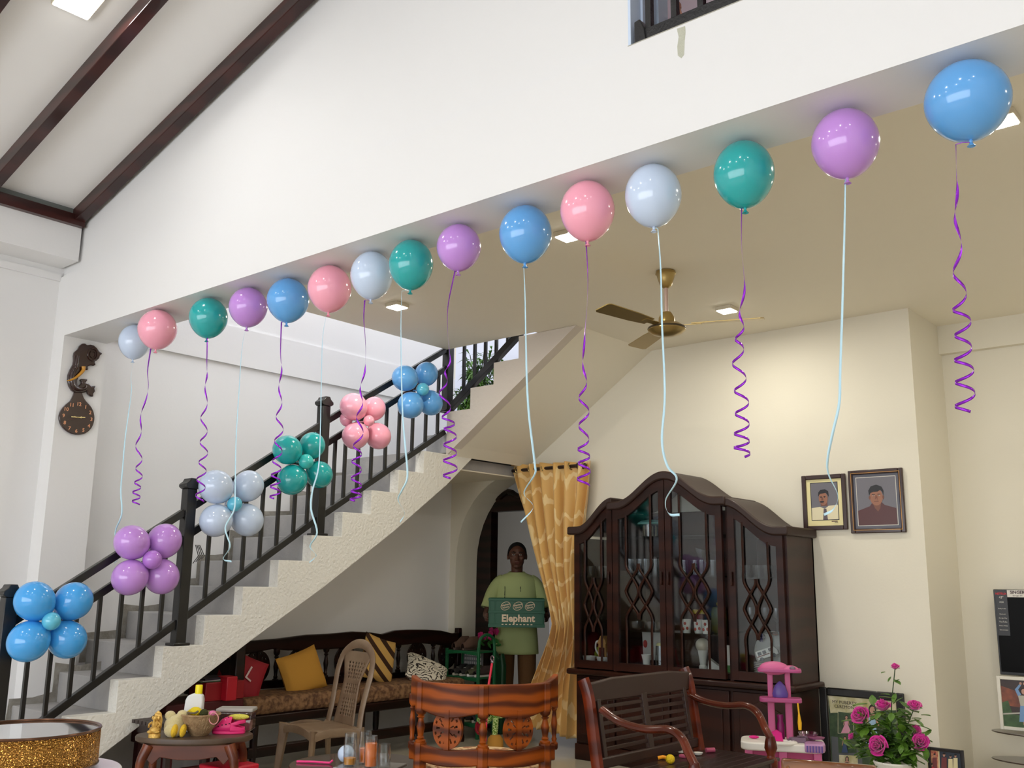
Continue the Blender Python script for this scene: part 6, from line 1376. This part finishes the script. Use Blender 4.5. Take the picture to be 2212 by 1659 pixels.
# ------------------------------------------------------------ roses in a white pot
RP = at(1932, 1650, 'z', .56); RYp = RP.y
t = thing('potted_roses', 'magenta artificial rose bush in a white scalloped pot at the lower right', 'potted roses', (RP.x, RP.y, .36))
def rp(px, py, dy=0): return at(px, py, 'y', RYp+dy)
g = G(); g.lathe([(.05, .36), (.07, .37), (.085, .46), (.078, .54), (.092, .565), (.088, .572), (.07, .55), (.001, .54)], 32, (RP.x, RP.y, 0)); g.build('pot', mat('pot_white', (222, 218, 204), .4, bump=(40, .8)), t)
lf = mat('rose_leaf', (52, 92, 26), .45, var=(9, (92, 128, 38), .2)); stm = mat('rose_stem', (44, 66, 30), .6); mg = mat('rose_magenta', (206, 14, 140), .6, sheen=.4)
root = V((RP.x, RP.y, .56)); lv = G()
def leaf(c, d, L, up=V((0, 0, 1))):
    d = d.normalized(); s_ = d.cross(up); s_ = s_.normalized() if s_.length > .1 else V((1, 0, 0)); nrm = s_.cross(d)
    pr = [(0, .02), (.2, .30), (.45, .42), (.7, .34), (.9, .14), (1, 0)]; l, r, m2 = [], [], []
    for a, w_ in pr:
        cc = c+d*L*a+nrm*(-.12*L*a*a); m2.append(lv.v(cc)); l.append(lv.v(cc-s_*w_*L*.62+nrm*.06*L)); r.append(lv.v(cc+s_*w_*L*.62+nrm*.06*L))
    for i in range(5): lv.f([m2[i], m2[i+1], l[i+1], l[i]]); lv.f([m2[i], r[i], r[i+1], m2[i+1]])
random.seed(21)
def rose(c, R, axis):
    q = V(axis).normalized().to_track_quat('Z', 'Y').to_matrix().to_4x4(); g = G(Mx.Translation(c) @ q)
    n = 17
    for i in range(n):
        k = i/n; a0 = i*2.4; rad = R*(.10+.86*k); hh = R*(1.0-.55*k); wd = .75+.45*(1-k); op = .15+.75*k
        def pt(u, v, a0=a0, rad=rad, hh=hh, wd=wd, op=op):
            a = a0+(u-.5)*2*wd; edge = 1-.25*(2*u-1)**2
            r = rad*(.35+.65*v**.7)*(1+.12*op*v**3); z = -R*.45+(hh+R*.35)*v*edge-.22*R*op*v**4
            return (r*math.cos(a), r*math.sin(a), z)
        g.grid(pt, 7, 5)
    return g.build('rose_flower', mg, t, solid=.0012)
RS = [(1933, 1440, 9, 0, (0, -.3, 1)), (1858, 1546, 20, -.03, (-.2, -.8, .6)), (1906, 1525, 17, .02, (0, -.3, 1)), (1975, 1525, 15, 0, (.2, -.4, .8)), (1897, 1611, 21, -.08, (-.1, -1, .25)), (1988, 1604, 18, -.02, (.4, -.7, .4)), (1839, 1591, 8, -.02, (-.6, -.4, .5)), (1978, 1578, 12, .03, (.4, -.3, .3)), (1846, 1550, 10, .02, (-.8, -.3, .5))]
for px, py, r, dy, ax in RS:
    c = rp(px, py, dy); R = 1.12*r/FPX*((c-CAMP).dot(_F)); rose(c, R, ax)
    g = G(); m2 = root.lerp(c, .5)+V((random.uniform(-.02, .02), 0, random.uniform(-.02, .03))); C = catmull([root, m2, c-V(ax).normalized()*R*.3], 14); g.tube(C, .0025, 6); g.build('stem', stm, t)
    for j, cc in enumerate(C[3:-1]):
        for _ in range(2 if py > 1460 else (1 if j % 3 == 0 else 0)):
            d = V((random.uniform(-1, 1), random.uniform(-.8, .5), random.uniform(-.35, .5))); leaf(cc, d, random.uniform(.055, .085))
    for _ in range(3): leaf(c-V(ax).normalized()*R*.5, V((random.uniform(-1, 1), random.uniform(-.6, .6), random.uniform(-.2, .4))), R*1.0)
for _ in range(120):
    c = rp(random.gauss(1925, 34), random.gauss(1592, 30), random.uniform(-.05, .08))
    if c.z < .56: c.z = .57+random.uniform(0, .06)
    leaf(c, V((random.uniform(-1, 1), random.uniform(-1, .4), random.uniform(-.6, .5))), random.uniform(.045, .075))
for px, py in ((1903, 1500), (1915, 1508), (1935, 1498), (1950, 1508), (1970, 1552), (1990, 1545), (1912, 1452), (1943, 1468), (1925, 1462)):
    c = rp(px, py); leaf(c, V((random.uniform(-1, 1), -.3, random.uniform(-.4, .3))), .05 if py > 1480 else .03)
o = lv.build('foliage', lf, t, smooth=False, solid=.0006); o['kind'] = 'stuff'
t = thing('corner_table', 'small dark table under the white rose pot, below the frame', 'table', (RP.x, RP.y, 0))
g = G(); g.lathe([(.001, .335), (.2, .335), (.2, .36), (.001, .36)], 36, (RP.x, RP.y, 0)); g.build('tabletop', dteak, t)
g = G(); g.lathe([(.12, 0), (.03, .04), (.03, .335)], 20, (RP.x, RP.y, 0)); g.build('pedestal', dteak, t)

# near chair whose glossy wooden top rail crosses the bottom edge
pa = at(1688, 1651, 'z', .70); pb = at(1895, 1668, 'z', .70)
t = thing('foreground_chair', 'glossy light brown chair back rail crossing the bottom edge below the pink toy', 'chair', ((pa.x+pb.x)/2, (pa.y+pb.y)/2, 0))
fm = grain('foreground_wood', (150, 98, 58), (110, 66, 36), (1, 1, 1), .15, .8, 5, 2); dv = (pb-pa).normalized()
g = G(); g.bar(pa, pb, .03, .045); g.build('top_rail', fm, t, bevel=.010)
for p in (pa+dv*.02, pb-dv*.02):
    g = G(); g.bar(p, V((p.x, p.y, 0)), .03, .03, up=(0, 1, 0)); g.build('post', fm, t, bevel=.004)
sdir = V((-dv.y, dv.x, 0)) if V((-dv.y, dv.x, 0)).dot(V((0, -1, 0))) > 0 else V((dv.y, -dv.x, 0))
for p in (pa+dv*.02+sdir*.38, pb-dv*.02+sdir*.38):
    g = G(); g.bar(V((p.x, p.y, .40)), V((p.x, p.y, 0)), .03, .03, up=(0, 1, 0)); g.build('leg', fm, t, bevel=.004)
g = G(); c = (pa+pb)/2+sdir*.19; a_ = math.atan2(dv.y, dv.x); g.m = Mx.Translation((c.x, c.y, .42)) @ Mx.Rotation(a_, 4, 'Z'); g.box(-(pb-pa).length/2, (pb-pa).length/2, -.21, .21, -.02, .02); g.build('seat', fm, t, bevel=.008)
